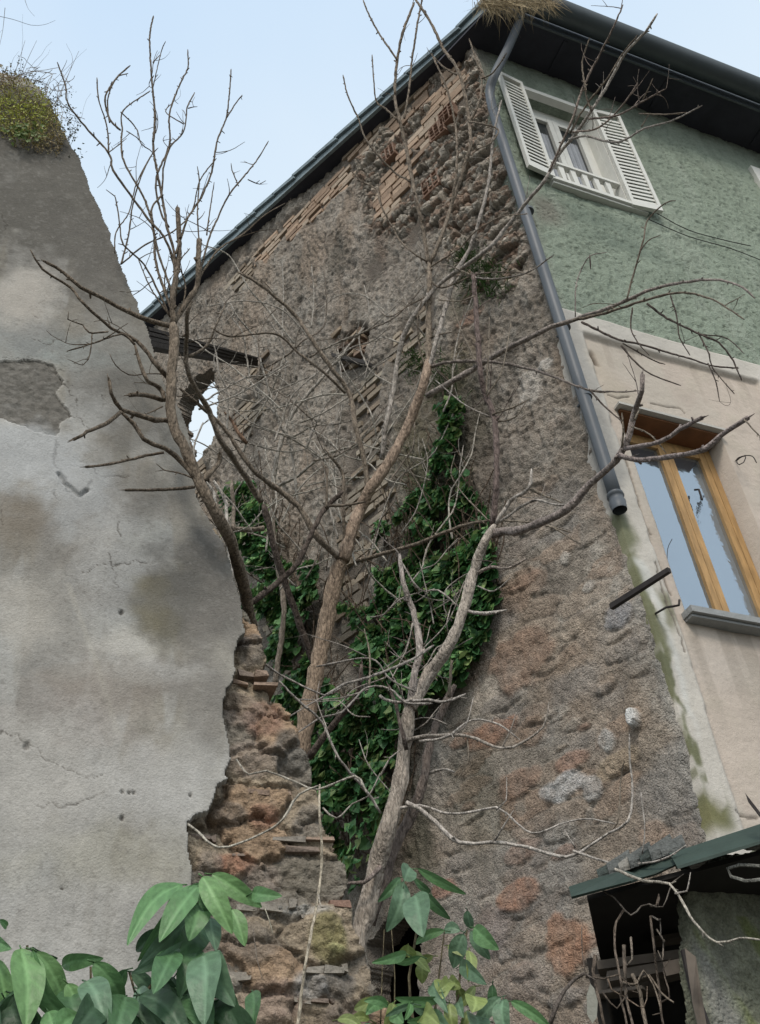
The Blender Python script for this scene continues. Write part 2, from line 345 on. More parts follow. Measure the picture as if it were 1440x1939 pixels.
for x, y, rx, ry, c, a in XS + [(985, 1115, 60, 38, (.20, .13, .085), .7), (985, 1245, 75, 60, (.21, .125, .08), .8), (925, 1390, 62, 26, (.235, .11, .06), .9), (1005, 1385, 38, 26, (.21, .13, .08), .7), (975, 1485, 55, 28, (.22, .13, .085), .8),
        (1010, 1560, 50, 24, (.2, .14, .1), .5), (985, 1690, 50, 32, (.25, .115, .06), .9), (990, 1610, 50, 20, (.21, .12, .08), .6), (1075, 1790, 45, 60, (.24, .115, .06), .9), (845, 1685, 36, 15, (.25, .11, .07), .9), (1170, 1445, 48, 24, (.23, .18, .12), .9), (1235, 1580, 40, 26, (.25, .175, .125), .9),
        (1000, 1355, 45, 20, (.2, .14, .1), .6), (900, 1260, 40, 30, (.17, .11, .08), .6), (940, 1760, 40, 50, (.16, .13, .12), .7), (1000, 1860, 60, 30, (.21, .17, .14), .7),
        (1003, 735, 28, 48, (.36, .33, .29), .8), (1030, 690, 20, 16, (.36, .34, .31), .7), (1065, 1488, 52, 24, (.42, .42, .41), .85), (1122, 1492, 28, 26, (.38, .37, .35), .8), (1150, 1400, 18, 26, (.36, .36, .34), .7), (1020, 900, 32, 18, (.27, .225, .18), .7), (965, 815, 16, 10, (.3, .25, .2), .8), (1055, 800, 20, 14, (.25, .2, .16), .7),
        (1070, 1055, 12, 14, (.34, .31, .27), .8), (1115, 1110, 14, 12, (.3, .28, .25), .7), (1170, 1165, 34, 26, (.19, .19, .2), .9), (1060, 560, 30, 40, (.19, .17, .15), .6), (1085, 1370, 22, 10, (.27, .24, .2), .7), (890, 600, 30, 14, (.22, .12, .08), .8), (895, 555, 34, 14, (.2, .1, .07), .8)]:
    b = R.blob(x, y, rx, ry, 0, .42, .16); un = np.clip(R.blob(x + 2, y + max(3, ry * .2), rx * 1.05, ry * 1.05, 0, .42, .16) - b, 0, 1)  # mortar crevice below each stone, undershadow painted into its colour
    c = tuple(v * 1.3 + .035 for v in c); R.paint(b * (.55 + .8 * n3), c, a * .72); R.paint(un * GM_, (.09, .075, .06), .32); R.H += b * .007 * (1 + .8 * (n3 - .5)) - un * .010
b = R.blob(1205, 1362, 12, 20, 10, .15, .1); R.paint(b, (.62, .61, .58)); R.H += b * .07
# damp moss behind the ivy
for x, y, rx, ry, c, a in [(810, 900, 80, 110, (.062, .066, .032), .75), (850, 720, 50, 60, (.07, .075, .035), .7), (780, 820, 45, 70, (.10, .085, .045), .6), (890, 560, 60, 40, (.075, .08, .05), .5), (880, 800, 60, 120, (.075, .07, .05), .6), (900, 1500, 60, 150, (.08, .08, .055), .45), (800, 1640, 40, 160, (.05, .052, .035), .7), (820, 1330, 80, 60, (.07, .065, .055), .6),
        (640, 480, 28, 60, (.09, .088, .075), .6), (720, 470, 14, 70, (.17, .12, .09), .5), (940, 880, 60, 90, (.11, .09, .075), .5)]:
    R.paint(R.blob(x, y, rx, ry, 0, .5, .7), c, a)
# brick zones: render has fallen off -> the bed is set back and the mortar shows
BZ = [[(652, 312), (655, 283), (700, 243), (717, 236), (722, 252), (692, 290), (662, 318)],
      [(812, 176), (850, 118), (868, 96), (886, 104), (872, 165), (852, 200), (818, 200)],
      [(768, 272), (800, 225), (872, 150), (884, 190), (864, 228), (806, 286), (785, 296)],
      [(700, 408), (718, 345), (768, 275), (788, 300), (780, 345), (762, 378), (738, 412)],
      [(758, 450), (796, 402), (794, 450), (780, 466)],
      [(566, 402), (622, 342), (640, 318), (648, 352), (612, 398), (580, 430)],
      [(480, 482), (518, 436), (540, 440), (502, 500)],
      [(430, 810), (440, 770), (484, 742), (492, 770), (490, 810), (470, 845), (445, 830)],
      [(656, 780), (680, 730), (722, 695), (716, 760), (690, 800), (664, 812)],
      [(640, 1010), (655, 930), (720, 900), (748, 930), (728, 1010), (700, 1080), (690, 1180), (650, 1230), (645, 1120)],
      [(466, 1142), (528, 1100), (566, 1160), (580, 1300), (545, 1300), (512, 1215)],
      [(770, 640), (800, 560), (822, 540), (818, 620), (800, 700), (775, 705)],
      [(350, 900), (380, 860), (400, 900), (400, 960), (372, 950)],
      [(690, 500), (712, 482), (722, 520), (700, 545)],
      [(522, 436), (566, 394), (588, 412), (542, 464)], [(622, 345), (655, 308), (678, 322), (634, 378)], [(722, 232), (806, 152), (822, 182), (746, 262)],
      [(428, 530), (470, 490), (488, 508), (444, 560)], [(655, 860), (700, 800), (738, 790), (735, 880), (690, 905), (660, 930)], [(638, 1240), (650, 1160), (690, 1170), (700, 1210), (672, 1290)],
      [(470, 700), (505, 665), (512, 700), (480, 740)], [(738, 655), (770, 600), (782, 640), (765, 700), (742, 712)], [(600, 1150), (640, 1110), (650, 1180), (620, 1240)]]
bzm = np.zeros(U.shape)
for z in BZ: bzm = np.maximum(bzm, R.mask(z, .05, 2, 5))
R.H = R.H * (1 - bzm) - bzm * .035
R.paint(bzm, (.13, .11, .09), .85)
# torn recess with broken bricks in the middle
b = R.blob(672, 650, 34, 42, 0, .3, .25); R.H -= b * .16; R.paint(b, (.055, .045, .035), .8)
# pale strip of mortar along the corner
R.paint(R.mask([(1040, 560), (1062, 560), (1190, 980), (1345, 1570), (1325, 1575), (1165, 990)], .04, 2), (.33, .32, .29), .55)
R.C *= np.array((1.13, 1.14, 1.16))
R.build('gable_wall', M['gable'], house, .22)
bx = MB(); cu = [p[0] for p in dark_hole]; cz = [p[1] for p in dark_hole]
for a in ((min(cu) - .3, max(cu) + .3, 1.8, max(cz) + .3, -1.3, -1.25), (min(cu) - .3, max(cu) + .3, max(cz) + .25, max(cz) + .3, -1.3, -.2), (min(cu) - .3, min(cu) - .25, 1.8, max(cz) + .3, -1.3, -.2), (max(cu) + .25, max(cu) + .3, 1.8, max(cz) + .3, -1.3, -.2)): bx.box(GP, *a)
bx.build('dark_box', M['void'], house)  # added near-black box behind the hole, stands in for deep shade
lowm = MB(); lowm.box(GP, -.02, 7.6, -.3, 2.0, -.42, .0, (.14, .12, .1)); lowm.build('wall_footing', M['gable'], house)
def bricks(pl, polypx, name, parent, base, bl=.24, bh=.062, mj=.020, col=((.40, .315, .235), (.33, .215, .15), (.45, .385, .30)), drop=.12, m='brick', depth=.05):
    poly = pl.poly(polypx); us = [p[0] for p in polypx and poly]; zs = [p[1] for p in poly]; mb = MB(); row = 0
    z = min(zs) - bh
    while z < max(zs) + bh:
        u = min(us) - bl + (row % 2) * bl * .5 + random.uniform(-.03, .03)
        while u < max(us) + bl:
            L = bl * random.choice((1, 1, .5, .85)); cu, cz = u + L / 2, z + bh / 2
            if pip(poly, np.array([cu]), np.array([cz]))[0] and random.random() > drop:
                c = random.choice(col); k = random.uniform(.75, 1.12); c = tuple(q * k for q in c)
                o = base + random.uniform(-.012, .004)
                mb.box(pl, u + mj * .5, u + L - mj * .5, z + mj * .5, z + bh - mj * .5, base - depth - .05, o, c, .004)
            u += L
        z += bh; row += 1
    if len(mb.v) > 48: return mb.build(name, M[m], parent)
for i, z in enumerate(BZ):
    cols = ((.38, .28, .205), (.31, .225, .165), (.41, .33, .255)) if i < 7 or i in (14, 15, 16) else ((.31, .26, .20), (.26, .21, .16), (.34, .295, .235), (.23, .20, .165))
    bricks(GP, z, 'exposed_bricks', house, .0, bl=.30 if i < 5 else .26, bh=.10 if i < 5 or i == 16 else .078, col=cols, drop=.12 if i < 7 or i in (14, 15, 16) else .24)
# broken bricks lying in the torn recess
mb = MB()
for k in range(26):
    x, y = random.uniform(640, 702), random.uniform(618, 692); u, z = gz(x, y); L = random.uniform(.08, .2)
    mb.box(GP, u, u + L, z, z + .045, -.16, random.uniform(-.04, .06), random.choice(((.22, .16, .12), (.13, .1, .08), (.28, .22, .16))), .012)
u0, z0 = gz(628, 672); u1, z1 = gz(700, 690)
mb.build('broken_bricks', M['brick'], house)
# hollow clay blocks with their cells showing
def hollow(x, y, wd, ht):
    mb = MB(); u, z = gz(x, y); nx, nz = 3, 4; o = .05
    for i in range(nx + 1): mb.box(GP, u + i * wd / nx - .006, u + i * wd / nx + .006, z, z + ht, -.12, o, (.25, .17, .13), .006)
    for j in range(nz + 1): mb.box(GP, u - .006, u + wd + .006, z + j * ht / nz - .006, z + j * ht / nz + .006, -.12, o - .004, (.27, .17, .125), .006)
    mb.box(GP, u, u + wd, z, z + ht, -.14, -.11, (.10, .05, .04)); mb.build('hollow_block', M['brick'], house)
for a in ((866, 218, .2, .24), (848, 248, .2, .22), (838, 350, .22, .24), (752, 292, .18, .2)): hollow(*a)
# loose rocks standing out of the rubble
def rock(pl, x, y, r, off, c, parent, name='stone'):
    u, z = pl.uz(x, y); mb = MB(); n = 9; V = []; F = []
    sx, sz = random.uniform(.8, 1.5), random.uniform(.6, 1)
    for i in range(6):
        th = math.pi * i / 5
        for k in range(n):
            ph = 2 * math.pi * k / n; rr = r * random.uniform(.62, 1.12)
            V.append(pl.P(u + rr * sx * math.sin(th) * math.cos(ph), z + rr * sz * math.sin(th) * math.sin(ph), off + rr * .8 * math.cos(th)))
        if i:
            for k in range(n): F.append(((i - 1) * n + k, (i - 1) * n + (k + 1) % n, i * n + (k + 1) % n, i * n + k))
    mb.add(V, F, c); return mb
for x, y, r, o in [(850, 285, .20, .0), (905, 275, .16, 0), (932, 330, .13, 0), (900, 350, .15, -.02), (890, 405, .15, -.02), (940, 415, .13, -.02), (925, 475, .14, 0), (822, 415, .12, 0)]:
    k = random.uniform(.8, 1.25); q = rock(GP, x, y, r, o - .09, (.25 * k, .225 * k, .19 * k), None); q.build('stone', M['stone'], house, True)
# ------------------------------------------------------------------ street front
topZ = GP.uz(890, 95)[1]
soff = FP.uz(1440, 290)[1]
bandL = FP.uz(1075, 600); bandR = FP.uz(1440, 695); bandz = (bandL[1] + bandR[1]) / 2
F1 = Relief(FP, .0, 5.2, bandz - .02, soff + .15, .014); U, Z = F1.U, F1.Z
wt = FP.poly([(994, 172), (1125, 222), (1175, 385), (1036, 345)])
UW = dict(u0=(wt[0][0] + wt[3][0]) / 2, u1=(wt[1][0] + wt[2][0]) / 2, z0=(wt[2][1] + wt[3][1]) / 2, z1=(wt[0][1] + wt[1][1]) / 2)
print('upper window', UW, 'soffit', soff, topZ, 'band', bandL, bandR)
F1.keep &= ~((U > UW['u0']) & (U < UW['u1']) & (Z > UW['z0']) & (Z < UW['z1']))
w2u = FP.uz(1425, 325)
F1.keep &= ~((U > w2u[0]) & (U < w2u[0] + .8) & (Z < w2u[1]) & (Z > w2u[1] - 1.5))
n1 = fbm(U * 1.2, Z * 1.2, 4, 101); n2 = fbm(U * 6, Z * 6, 4, 102); n3 = fbm(U * 26, Z * 22, 3, 103)
F1.H = (n1 - .5) * .03 + (n2 - .5) * .014 + (n3 - .5) * .018
pit = sstep(.62, .72, fbm(U * 36, Z * 30, 2, 110)); F1.H -= pit * .010
F1.C[:] = np.array((.25, .295, .235)); F1.C *= (.85 + .3 * n1)[..., None] * (.88 + .24 * n3)[..., None]
F1.paint(pit, (.15, .18, .155), .4)
F1.paint(sstep(.52, .7, fbm(U * 3.5, Z * .9, 4, 115)), (.295, .345, .28), .5)
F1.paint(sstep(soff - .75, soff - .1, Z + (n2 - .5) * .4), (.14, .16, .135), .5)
F1.paint(F1.mask([(870, 80), (935, 95), (925, 170), (960, 300), (1015, 420), (1045, 570), (1040, 600), (900, 200)], .05, 4), (.14, .135, .12), .8)
F1.paint(F1.mask([(1000, 365), (1060, 380), (1075, 430), (1020, 430)], .08, 5), (.20, .19, .16), .8)
for x, y in ((1200, 470), (1150, 420)): F1.paint(F1.blob(x, y, 90, 30, 0, .5, .6), (.11, .145, .12), .4)
dr = fbm(U * 9, Z * .7, 4, 130); F1.paint(sstep(.56, .66, dr) * sstep(soff - 2.2, soff - .2, Z), (.16, .185, .15), .45); F1.paint(sstep(.6, .68, fbm(U * 7, Z * .9, 4, 133)), (.33, .37, .31), .35)
wire = [FP.uz(x, y) for x, y in ((1235, 405), (1300, 440), (1380, 462), (1440, 490))]
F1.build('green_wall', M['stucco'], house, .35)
F2 = Relief(FP, .0, 5.2, 2.2, bandz, .011); U, Z = F2.U, F2.Z
lw = FP.poly([(1176, 779), (1363, 825), (1295, 1163)])
LW = dict(u0=(lw[0][0] + lw[2][0]) / 2, u1=lw[1][0], z0=lw[2][1], z1=(lw[0][1] + lw[1][1]) / 2)
print('lower window', LW)
panu, panz = FP.uz(1103, 636); panr = FP.uz(1431, 722)[0]
F2.keep &= ~((U > LW['u0']) & (U < LW['u1']) & (Z > LW['z0']) & (Z < LW['z1']))
n1 = fbm(U * 1.2, Z * 1.2, 4, 201); n2 = fbm(U * 6, Z * 6, 4, 202); n3 = fbm(U * 26, Z * 22, 3, 203)
ragged = (fbm(U * 5, Z * 5, 3, 220) - .5) * .02
panel = ((U > panu + ragged) & (U < panr) & (Z < panz)).astype(float); panel = blur(panel, 1)
F2.H = .035 - panel * .04 + (n2 - .5) * .012 + (n1 - .5) * .02
F2.C[:] = np.array((.52, .49, .44)); F2.C *= (.9 + .2 * n2)[..., None]
F2.paint(panel, (.49, .425, .365), 1)
F2.C *= (.93 + .14 * n1)[..., None]
F2.paint(panel * sstep(.5, .72, n2), (.46, .41, .34), .5); F2.paint(panel * sstep(.48, .66, fbm(U * 2.5, Z * 1.4, 4, 260)), (.50, .455, .39), .6)
F2.paint(F2.mask([(1300, 1205), (1440, 1225), (1440, 1300), (1330, 1290)], .1, 8), (.5, .45, .40), .7)
F2.paint(F2.mask([(1106, 655), (1140, 665), (1180, 730), (1230, 770), (1190, 790), (1130, 730)], .1, 4), (.43, .38, .31), .7)
dk = F2.mask([(1116, 660), (1126, 668), (1138, 695), (1128, 690), (1116, 680)], .03, 1, 14); F2.paint(dk, (.07, .05, .035), .9); F2.H -= dk * .02
moss = F2.mask([(1155, 965), (1178, 972), (1205, 1030), (1195, 1060), (1240, 1130), (1245, 1180), (1290, 1300), (1330, 1420), (1380, 1575), (1330, 1580), (1290, 1470), (1240, 1290), (1200, 1130), (1170, 1030)], .05, 2, 7)
mm = moss * sstep(.40, .52, fbm(U * 9, Z * 4, 4, 240) + sstep(5.5, 7.3, Z) * .2)
F2.paint(mm, (.115, .125, .055), .88); F2.paint(F2.mask([(1155, 968), (1180, 980), (1204, 1030), (1180, 1060), (1165, 1020)], .02, 2), (.10, .115, .04), .8)
F2.paint(F2.mask([(1236, 1130), (1262, 1125), (1275, 1170), (1258, 1215), (1240, 1180)], .03, 2), (.12, .125, .05), .7)
F2.paint(F2.mask([(1330, 1500), (1370, 1540), (1375, 1580), (1335, 1580)], .03, 3), (.2, .19, .09), .7)
# flaked render: grey coat showing between the pipe and the white
fl = F2.mask([(1062, 590), (1085, 600), (1180, 900), (1170, 960), (1150, 965), (1120, 850), (1085, 720)], .04, 2); F2.paint(fl, (.30, .295, .28), .7)
fl = F2.mask([(1195, 1060), (1218, 1070), (1262, 1200), (1300, 1330), (1318, 1420), (1290, 1330), (1248, 1190)], .035, 1, 10); F2.paint(fl, (.60, .60, .57), .75)
for ln in ([(1234, 762), (1262, 770), (1290, 772), (1300, 782)], [(1178, 830), (1195, 900), (1210, 950), (1225, 1010), (1240, 1050), (1262, 1100), (1270, 1125)], [(1196, 905), (1203, 935), (1216, 975), (1232, 1010)], [(1235, 1070), (1262, 1160), (1275, 1190), (1290, 1240)], [(1385, 1540), (1420, 1550), (1438, 1552)], [(1150, 745), (1170, 752), (1192, 748)]):
    d = dline(FP.poly(ln), U + (n3 - .5) * .03, Z + (n2 - .5) * .04); c = 1 - sstep(.003, .011, d); F2.paint(c, (.14, .12, .1), .8); F2.H -= c * .01
dr = fbm(U * 12, Z * .8, 4, 233); below = (Z < LW['z0']) * (U > LW['u0'] - .05) * (U < LW['u1'] + .2) * sstep(LW['z0'] - 1.1, LW['z0'], Z); F2.paint(below * sstep(.45, .6, dr), (.27, .235, .195), .5); F2.paint(panel * sstep(panz - .6, panz, Z) * sstep(.52, .64, dr), (.34, .29, .24), .45)
F2.build('cream_wall', M['cream'], house, .4)
fm = MB(); fm.box(FP, 0, 5.2, -.3, 2.2, -.4, 0, (.42, .38, .34)); fm.box(FP, 5.15, 5.2, 2.2, soff, -4.5, -.4, (.3, .3, .28)); fm.build('wall_footing', M['cream'], house)
# lower window
lower = MB(); D = -.17; W_ = LW
def wbox(mb, u0, u1, z0, z1, o0, o1, c=(1, 1, 1)): mb.box(FP, u0, u1, z0, z1, o0, o1, c)
a, b, c0, c1 = W_['u0'], W_['u1'], W_['z0'], W_['z1']
fr = MB()
wbox(fr, a, a + .05, c0, c1, D - .06, D); wbox(fr, b - .055, b, c0, c1, D - .06, D + .015); wbox(fr, a + .05, b - .055, c1 - .06, c1, D - .06, D)
win = fr.build('window', M['wood'], house); win['label'] = 'lower window with two orange wooden casements'
mid = a + (b - a) * .52
for (p, q) in ((a + .052, mid - .002), (mid + .002, b - .057)):
    s = MB()
    wbox(s, p, p + .055, c0, c1 - .062, D - .05, D + .012); wbox(s, q - .055, q, c0, c1 - .062, D - .05, D + .012)
    wbox(s, p + .055, q - .055, c1 - .12, c1 - .062, D - .05, D + .008); wbox(s, p + .055, q - .055, c0, c0 + .05, D - .05, D + .008)
    s.build('casement', M['wood'], win)
    g = MB(); wbox(g, p + .05, q - .05, c0 + .04, c1 - .11, D - .022, D - .015); g.build('pane', M['glass'], win)
s = MB(); wbox(s, a + .002, b - .002, c1 - .02, c1 - .001, -.165, .02); s.build('lintel', M['wooddk'], win)
s = MB(); wbox(s, a - .04, b + .25, c0 - .045, c0, -.17, .10, (.3, .31, .31)); wbox(s, a - .03, b + .25, c0 - .065, c0 - .048, -.1, .075, (.3, .31, .31)); s.build('sill', M['cream'], win)
s = MB(); wbox(s, a - .03, b + .02, c1 + .002, c1 + .024, -.1, .065, (.45, .44, .41)); s.build('head_slab', M['cream'], win)
s = MB()
s.tube([FP.P(mid + .14, c1 - .5, D + .02), FP.P(mid + .15, c1 - .52, D + .05), FP.P(mid + .145, c1 - .62, D + .05)], [.008] * 3); s.build('handle', M['iron'], win)
s = MB(); wbox(s, a - .02, b + .02, c0 - .02, c1 + .02, -.42, -.40); s.build('room_backing', M['dark'], win)
# upper window
a, b, c0, c1 = UW['u0'], UW['u1'], UW['z0'], UW['z1']; D = -.14
fr = MB(); cw = (1, 1, 1)
wbox(fr, a, a + .06, c0, c1, D - .06, D); wbox(fr, b - .06, b, c0, c1, D - .06, D); wbox(fr, a + .06, b - .06, c1 - .16, c1, D - .06, D - .004); wbox(fr, a + .06, b - .06, c0, c0 + .05, D - .06, D - .004)
# surround proud of the wall
wbox(fr, a - .07, a - .001, c0 - .02, c1 + .07, -.05, .03); wbox(fr, b + .001, b + .07, c0 - .02, c1 + .07, -.05, .03); wbox(fr, a, b, c1 + .002, c1 + .07, -.05, .027)
wbox(fr, a - .0005, a + .002, c0, c1, D, -.05); wbox(fr, b - .002, b + .0005, c0, c1, D, -.05)
uwin = fr.build('window', M['white'], house); uwin['label'] = 'upper window with open white louvred shutters'
mid = (a + b) / 2
for (p, q) in ((a + .062, mid - .002), (mid + .002, b - .062)):
    s = MB(); wbox(s, p, p + .06, c0 + .052, c1 - .162, D - .05, D + .015); wbox(s, q - .06, q, c0 + .052, c1 - .162, D - .05, D + .015)
    wbox(s, p + .06, q - .06, c1 - .22, c1 - .162, D - .05, D + .01); wbox(s, p + .06, q - .06, c0 + .052, c0 + .11, D - .05, D + .01); s.build('casement', M['white'], uwin)
    g = MB(); wbox(g, p + .055, q - .055, c0 + .1, c1 - .21, D - .03, D - .024); g.build('pane', M['darkglass'], uwin)
    cu_ = MB(); V = []; nn = 30
    for i in range(nn + 1):
        u = p + .075 + (q - p - .17) * i / nn; o = D - .02 + .006 * math.sin(i * 1.9)
        V += [FP.P(u, c0 + .1, o), FP.P(u, c1 - .45, o)]
    cu_.add(V, [(2 * i, 2 * i + 2, 2 * i + 3, 2 * i + 1) for i in range(nn)]); cu_.build('curtain', M['curtain'], uwin)
s = MB(); wbox(s, a - .03, b + .16, c0 - .045, c0, -.14, .07); wbox(s, a - .02, b + .2, c0 - .075, c0 - .048, -.1, .045); s.build('sill', M['white'], uwin)
s = MB(); wbox(s, a + .03, b - .003, c0 + .34, c0 + .375, -.03, .03); s.build('rail', M['white'], uwin)
for i in range(5):
    u = a + .16 + i * (b - a - .26) / 4.3; s = MB()
    s.hexa([FP.P(u - .018, c0, -.02), FP.P(u + .018, c0, -.02), FP.P(u + .03, c0 + .34, -.02), FP.P(u - .03, c0 + .34, -.02), FP.P(u - .018, c0, .015), FP.P(u + .018, c0, .015), FP.P(u + .03, c0 + .34, .015), FP.P(u - .03, c0 + .34, .015)]); s.build('baluster', M['white'], uwin)
s = MB(); wbox(s, a - .02, b + .02, c0 - .02, c1 + .02, -.36, -.34); s.build('room_backing', M['dark'], uwin)
def shutter(hu, ou, z0, z1, oo):      # hinge at hu on the wall, free edge at ou standing oo off the wall
    class Q: pass
    pl = Plane(FP.P(hu, 0, .035), (FP.P(ou, 0, oo) - FP.P(hu, 0, .035))); 
    if np.dot(CAM - pl.P(0, z0), pl.n) < 0: pl.n = -pl.n
    L = abs(np.linalg.norm((FP.P(ou, 0, oo) - FP.P(hu, 0, .035))[:2]))
    s = MB(); B = lambda u0, u1, za, zb, o0, o1: s.box(pl, u0, u1, za, zb, o0, o1)
    B(0, .035, z0, z1, 0, .04); B(L - .035, L, z0, z1, 0, .04); B(.035, L - .035, z0, z0 + .09, .001, .039); B(.035, L - .035, z1 - .06, z1, .001, .039)
    sh = s.build('shutter', M['white'], uwin); return pl, L
def slats(pl, L, z0, z1, frame_parent):
    s = MB(); z = z0 + .09
    while z < z1 - .125:
        s.hexa([pl.P(.036, z, .026), pl.P(L - .036, z, .026), pl.P(L - .036, z, .032), pl.P(.036, z, .032), pl.P(.036, z + .070, .010), pl.P(L - .036, z + .070, .010), pl.P(L - .036, z + .070, .016), pl.P(.036, z + .070, .016)])
        z += .066
    s.build('louvre_slats', M['white'], frame_parent)
sl0 = FP.uz(965, 240)[0]; sr0 = FP.uz(1201, 320)[0]
pl, L = shutter(a - .01, sl0 - .01, c0 - .02, c1 + .03, .065); slats(pl, L, c0 - .02, c1 + .03, uwin)
pl, L = shutter(b + .01, sr0 + .01, c0 - .06, c1 + .0, .07); slats(pl, L, c0 - .06, c1, uwin)
# next window, only its left edge in view
s = MB(); wbox(s, w2u[0], w2u[0] + .8, w2u[1] - 1.5, w2u[1], -.2, -.12); o = s.build('window', M['white'], house); o['label'] = 'upper window cut off by the right edge'
s = MB(); wbox(s, w2u[0] - .05, w2u[0] + .1, w2u[1] - 1.5, w2u[1] + .03, -.1, .05); s.build('shutter', M['white'], o)
# wires on the front
for ln in (((1235, 405), (1300, 440), (1380, 462), (1418, 470)), ((1225, 420), (1300, 452), (1380, 475), (1445, 500))):
    s = MB(); pts, _ = crom([FP.P(*FP.uz(x, y), .03) for x, y in ln], .1); s.tube(pts, [.0045] * len(pts), 5); s.build('wire', M['iron'], house)
# ------------------------------------------------------------------ roof
OV = 0.0
def onz(px, py, z):
    r = ray(px, py); t = (z - CAM[2]) / r[2]; return CAM + r * t
gp = onz(1440, 210, soff); ov = float(np.dot(gp - FP.o, FP.n)); print('overhang', ov)
ov = max(.4, min(ov, 1.6))
gv = [onz(x, y, soff) for x, y in ((900, 55), (700, 235))]; print('verge over', [float(np.dot(q - GP.o, GP.n)) for q in gv])
vo = .16
cn = FP.d; 
def cornerpt(offF, offG):             # where the offset lines of both walls meet
    A = np.array([[FP.d[0], -GP.d[0]], [FP.d[1], -GP.d[1]]]); b_ = (GP.n * offG - FP.n * offF)[:2]
    t = np.linalg.solve(A, b_); return FP.o + FP.n * offF + FP.d * t[0]
vsl = (GP.uz(300, 612)[1] - soff) / (GP.uz(300, 612)[0])
up = lambda u: np.array([0, 0, soff + .02 + max(0, vsl) * u])
c_ = cornerpt(ov, vo); 
def gpt(u, off, dz=0): 
    q = GP.o + GP.d * u + GP.n * off; q = q.copy(); q[2] = 0; return q + up(max(u, 0)) + np.array([0, 0, dz])
endF = FP.o + FP.d * 6.2 + FP.n * ov; inF = FP.o + FP.d * 6.2 - FP.n * .3
Zv = np.array([0, 0, 1.0])
zz = lambda q, z: np.array([q[0], q[1], z])
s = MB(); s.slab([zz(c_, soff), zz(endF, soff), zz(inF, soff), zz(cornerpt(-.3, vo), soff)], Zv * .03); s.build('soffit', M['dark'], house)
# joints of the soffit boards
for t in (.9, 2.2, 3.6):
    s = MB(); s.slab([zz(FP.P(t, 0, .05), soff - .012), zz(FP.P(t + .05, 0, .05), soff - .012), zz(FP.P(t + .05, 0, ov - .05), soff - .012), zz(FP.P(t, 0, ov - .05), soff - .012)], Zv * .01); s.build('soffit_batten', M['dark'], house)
ul = 7.4
s = MB(); q0 = c_ ; n = 24
A0 = zz(c_, soff + .02); 
def vp(t, off, dz):   # along the verge, t metres from the corner
    base = cornerpt(ov, off) if t <= 0 else None
    st = cornerpt(ov, off); L0 = float(np.dot(st - GP.o, GP.d)); u = L0 + t
    q = GP.o + GP.d * u + GP.n * off; return zz(q, soff + .02 + max(0, vsl) * max(0, u) + dz)
TL = ul + 1.2
s.slab([vp(0, vo, 0), vp(TL, vo, 0), vp(TL, vo, .17), vp(0, vo, .17)], -GP.n * .04); s.build('verge_board', M['slate'], house)
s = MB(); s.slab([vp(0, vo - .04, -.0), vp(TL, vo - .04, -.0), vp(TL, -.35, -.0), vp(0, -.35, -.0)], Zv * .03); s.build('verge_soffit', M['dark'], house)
s = MB(); t = 0
while t < TL:
    L = .42; k = random.uniform(-.008, .008)
    s.hexa([vp(t, vo + .035, .13 + k), vp(t + L, vo + .035, .165 + k), vp(t + L, -.6, .165 + k), vp(t, -.6, .13 + k), vp(t, vo + .035, .20 + k), vp(t + L, vo + .035, .215 + k), vp(t + L, -.6, .215 + k), vp(t, -.6, .20 + k)])
    t += L - .03
s.build('verge_tiles', M['slate'], house)
s = MB(); s.slab([vp(.02, 0, .18), zz(endF - FP.n * .05, soff + .2), zz(endF - FP.n * 5, soff + 1.2), vp(TL, -5, .6)], Zv * .1); s.build('roof', M['slate'], house)
# gutter: a half round trough with a fascia behind
g = MB(); gr = .13; gs = cornerpt(ov + .02, vo + .08); ge = endF + FP.n * .02; n = 14; V = []; F = []; m = 40
for i in range(m + 1):
    q = gs + (ge - gs) * i / m
    for k in range(n + 1):
        an = math.pi * k / n + math.pi
        V.append(zz(q + FP.n * (gr + gr * math.cos(an)), soff + .16 + gr * 1.05 * math.sin(an)))
    for k in range(n + 1):
        an = math.pi * k / n + math.pi
        V.append(zz(q + FP.n * (gr + (gr - .008) * math.cos(an)), soff + .16 + (gr - .008) * 1.05 * math.sin(an)))
    if i:
        w_ = 2 * (n + 1)
        for k in range(n):
            F.append(((i - 1) * w_ + k, (i - 1) * w_ + k + 1, i * w_ + k + 1, i * w_ + k)); F.append(((i - 1) * w_ + n + 1 + k, i * w_ + n + 1 + k, i * w_ + n + 2 + k, (i - 1) * w_ + n + 2 + k))
F.append(tuple(list(range(0, n + 1)))); g.add(V, F); gut = g.build('gutter', M['gutter'], house, True)
g = MB()
for i in (.0, .012):
    pass
jt = FP.uz(1400, 250)[0]
for tt in (jt + .15,):
    V = []; F = []
    for i in (0, 1):
        q = zz(FP.P(tt + .05 * i, 0, ov + .02), 0)
        for k in range(n + 1):
            an = math.pi * k / n + math.pi; V.append(zz(q + FP.n * (gr + (gr + .012) * math.cos(an)), soff + .16 + (gr * 1.05 + .012) * math.sin(an)))
    g.add(V, [(k, k + 1, n + 2 + k, n + 1 + k) for k in range(n)])
g.build('gutter_joint', M['gutter'], gut)
s = MB(); s.slab([zz(c_ + FP.n * .012, soff - .03), zz(endF + FP.n * .012, soff - .03), zz(endF + FP.n * .012, soff + .17), zz(c_ + FP.n * .012, soff + .17)], -FP.n * .02); s.build('fascia', M['gutter'], house)
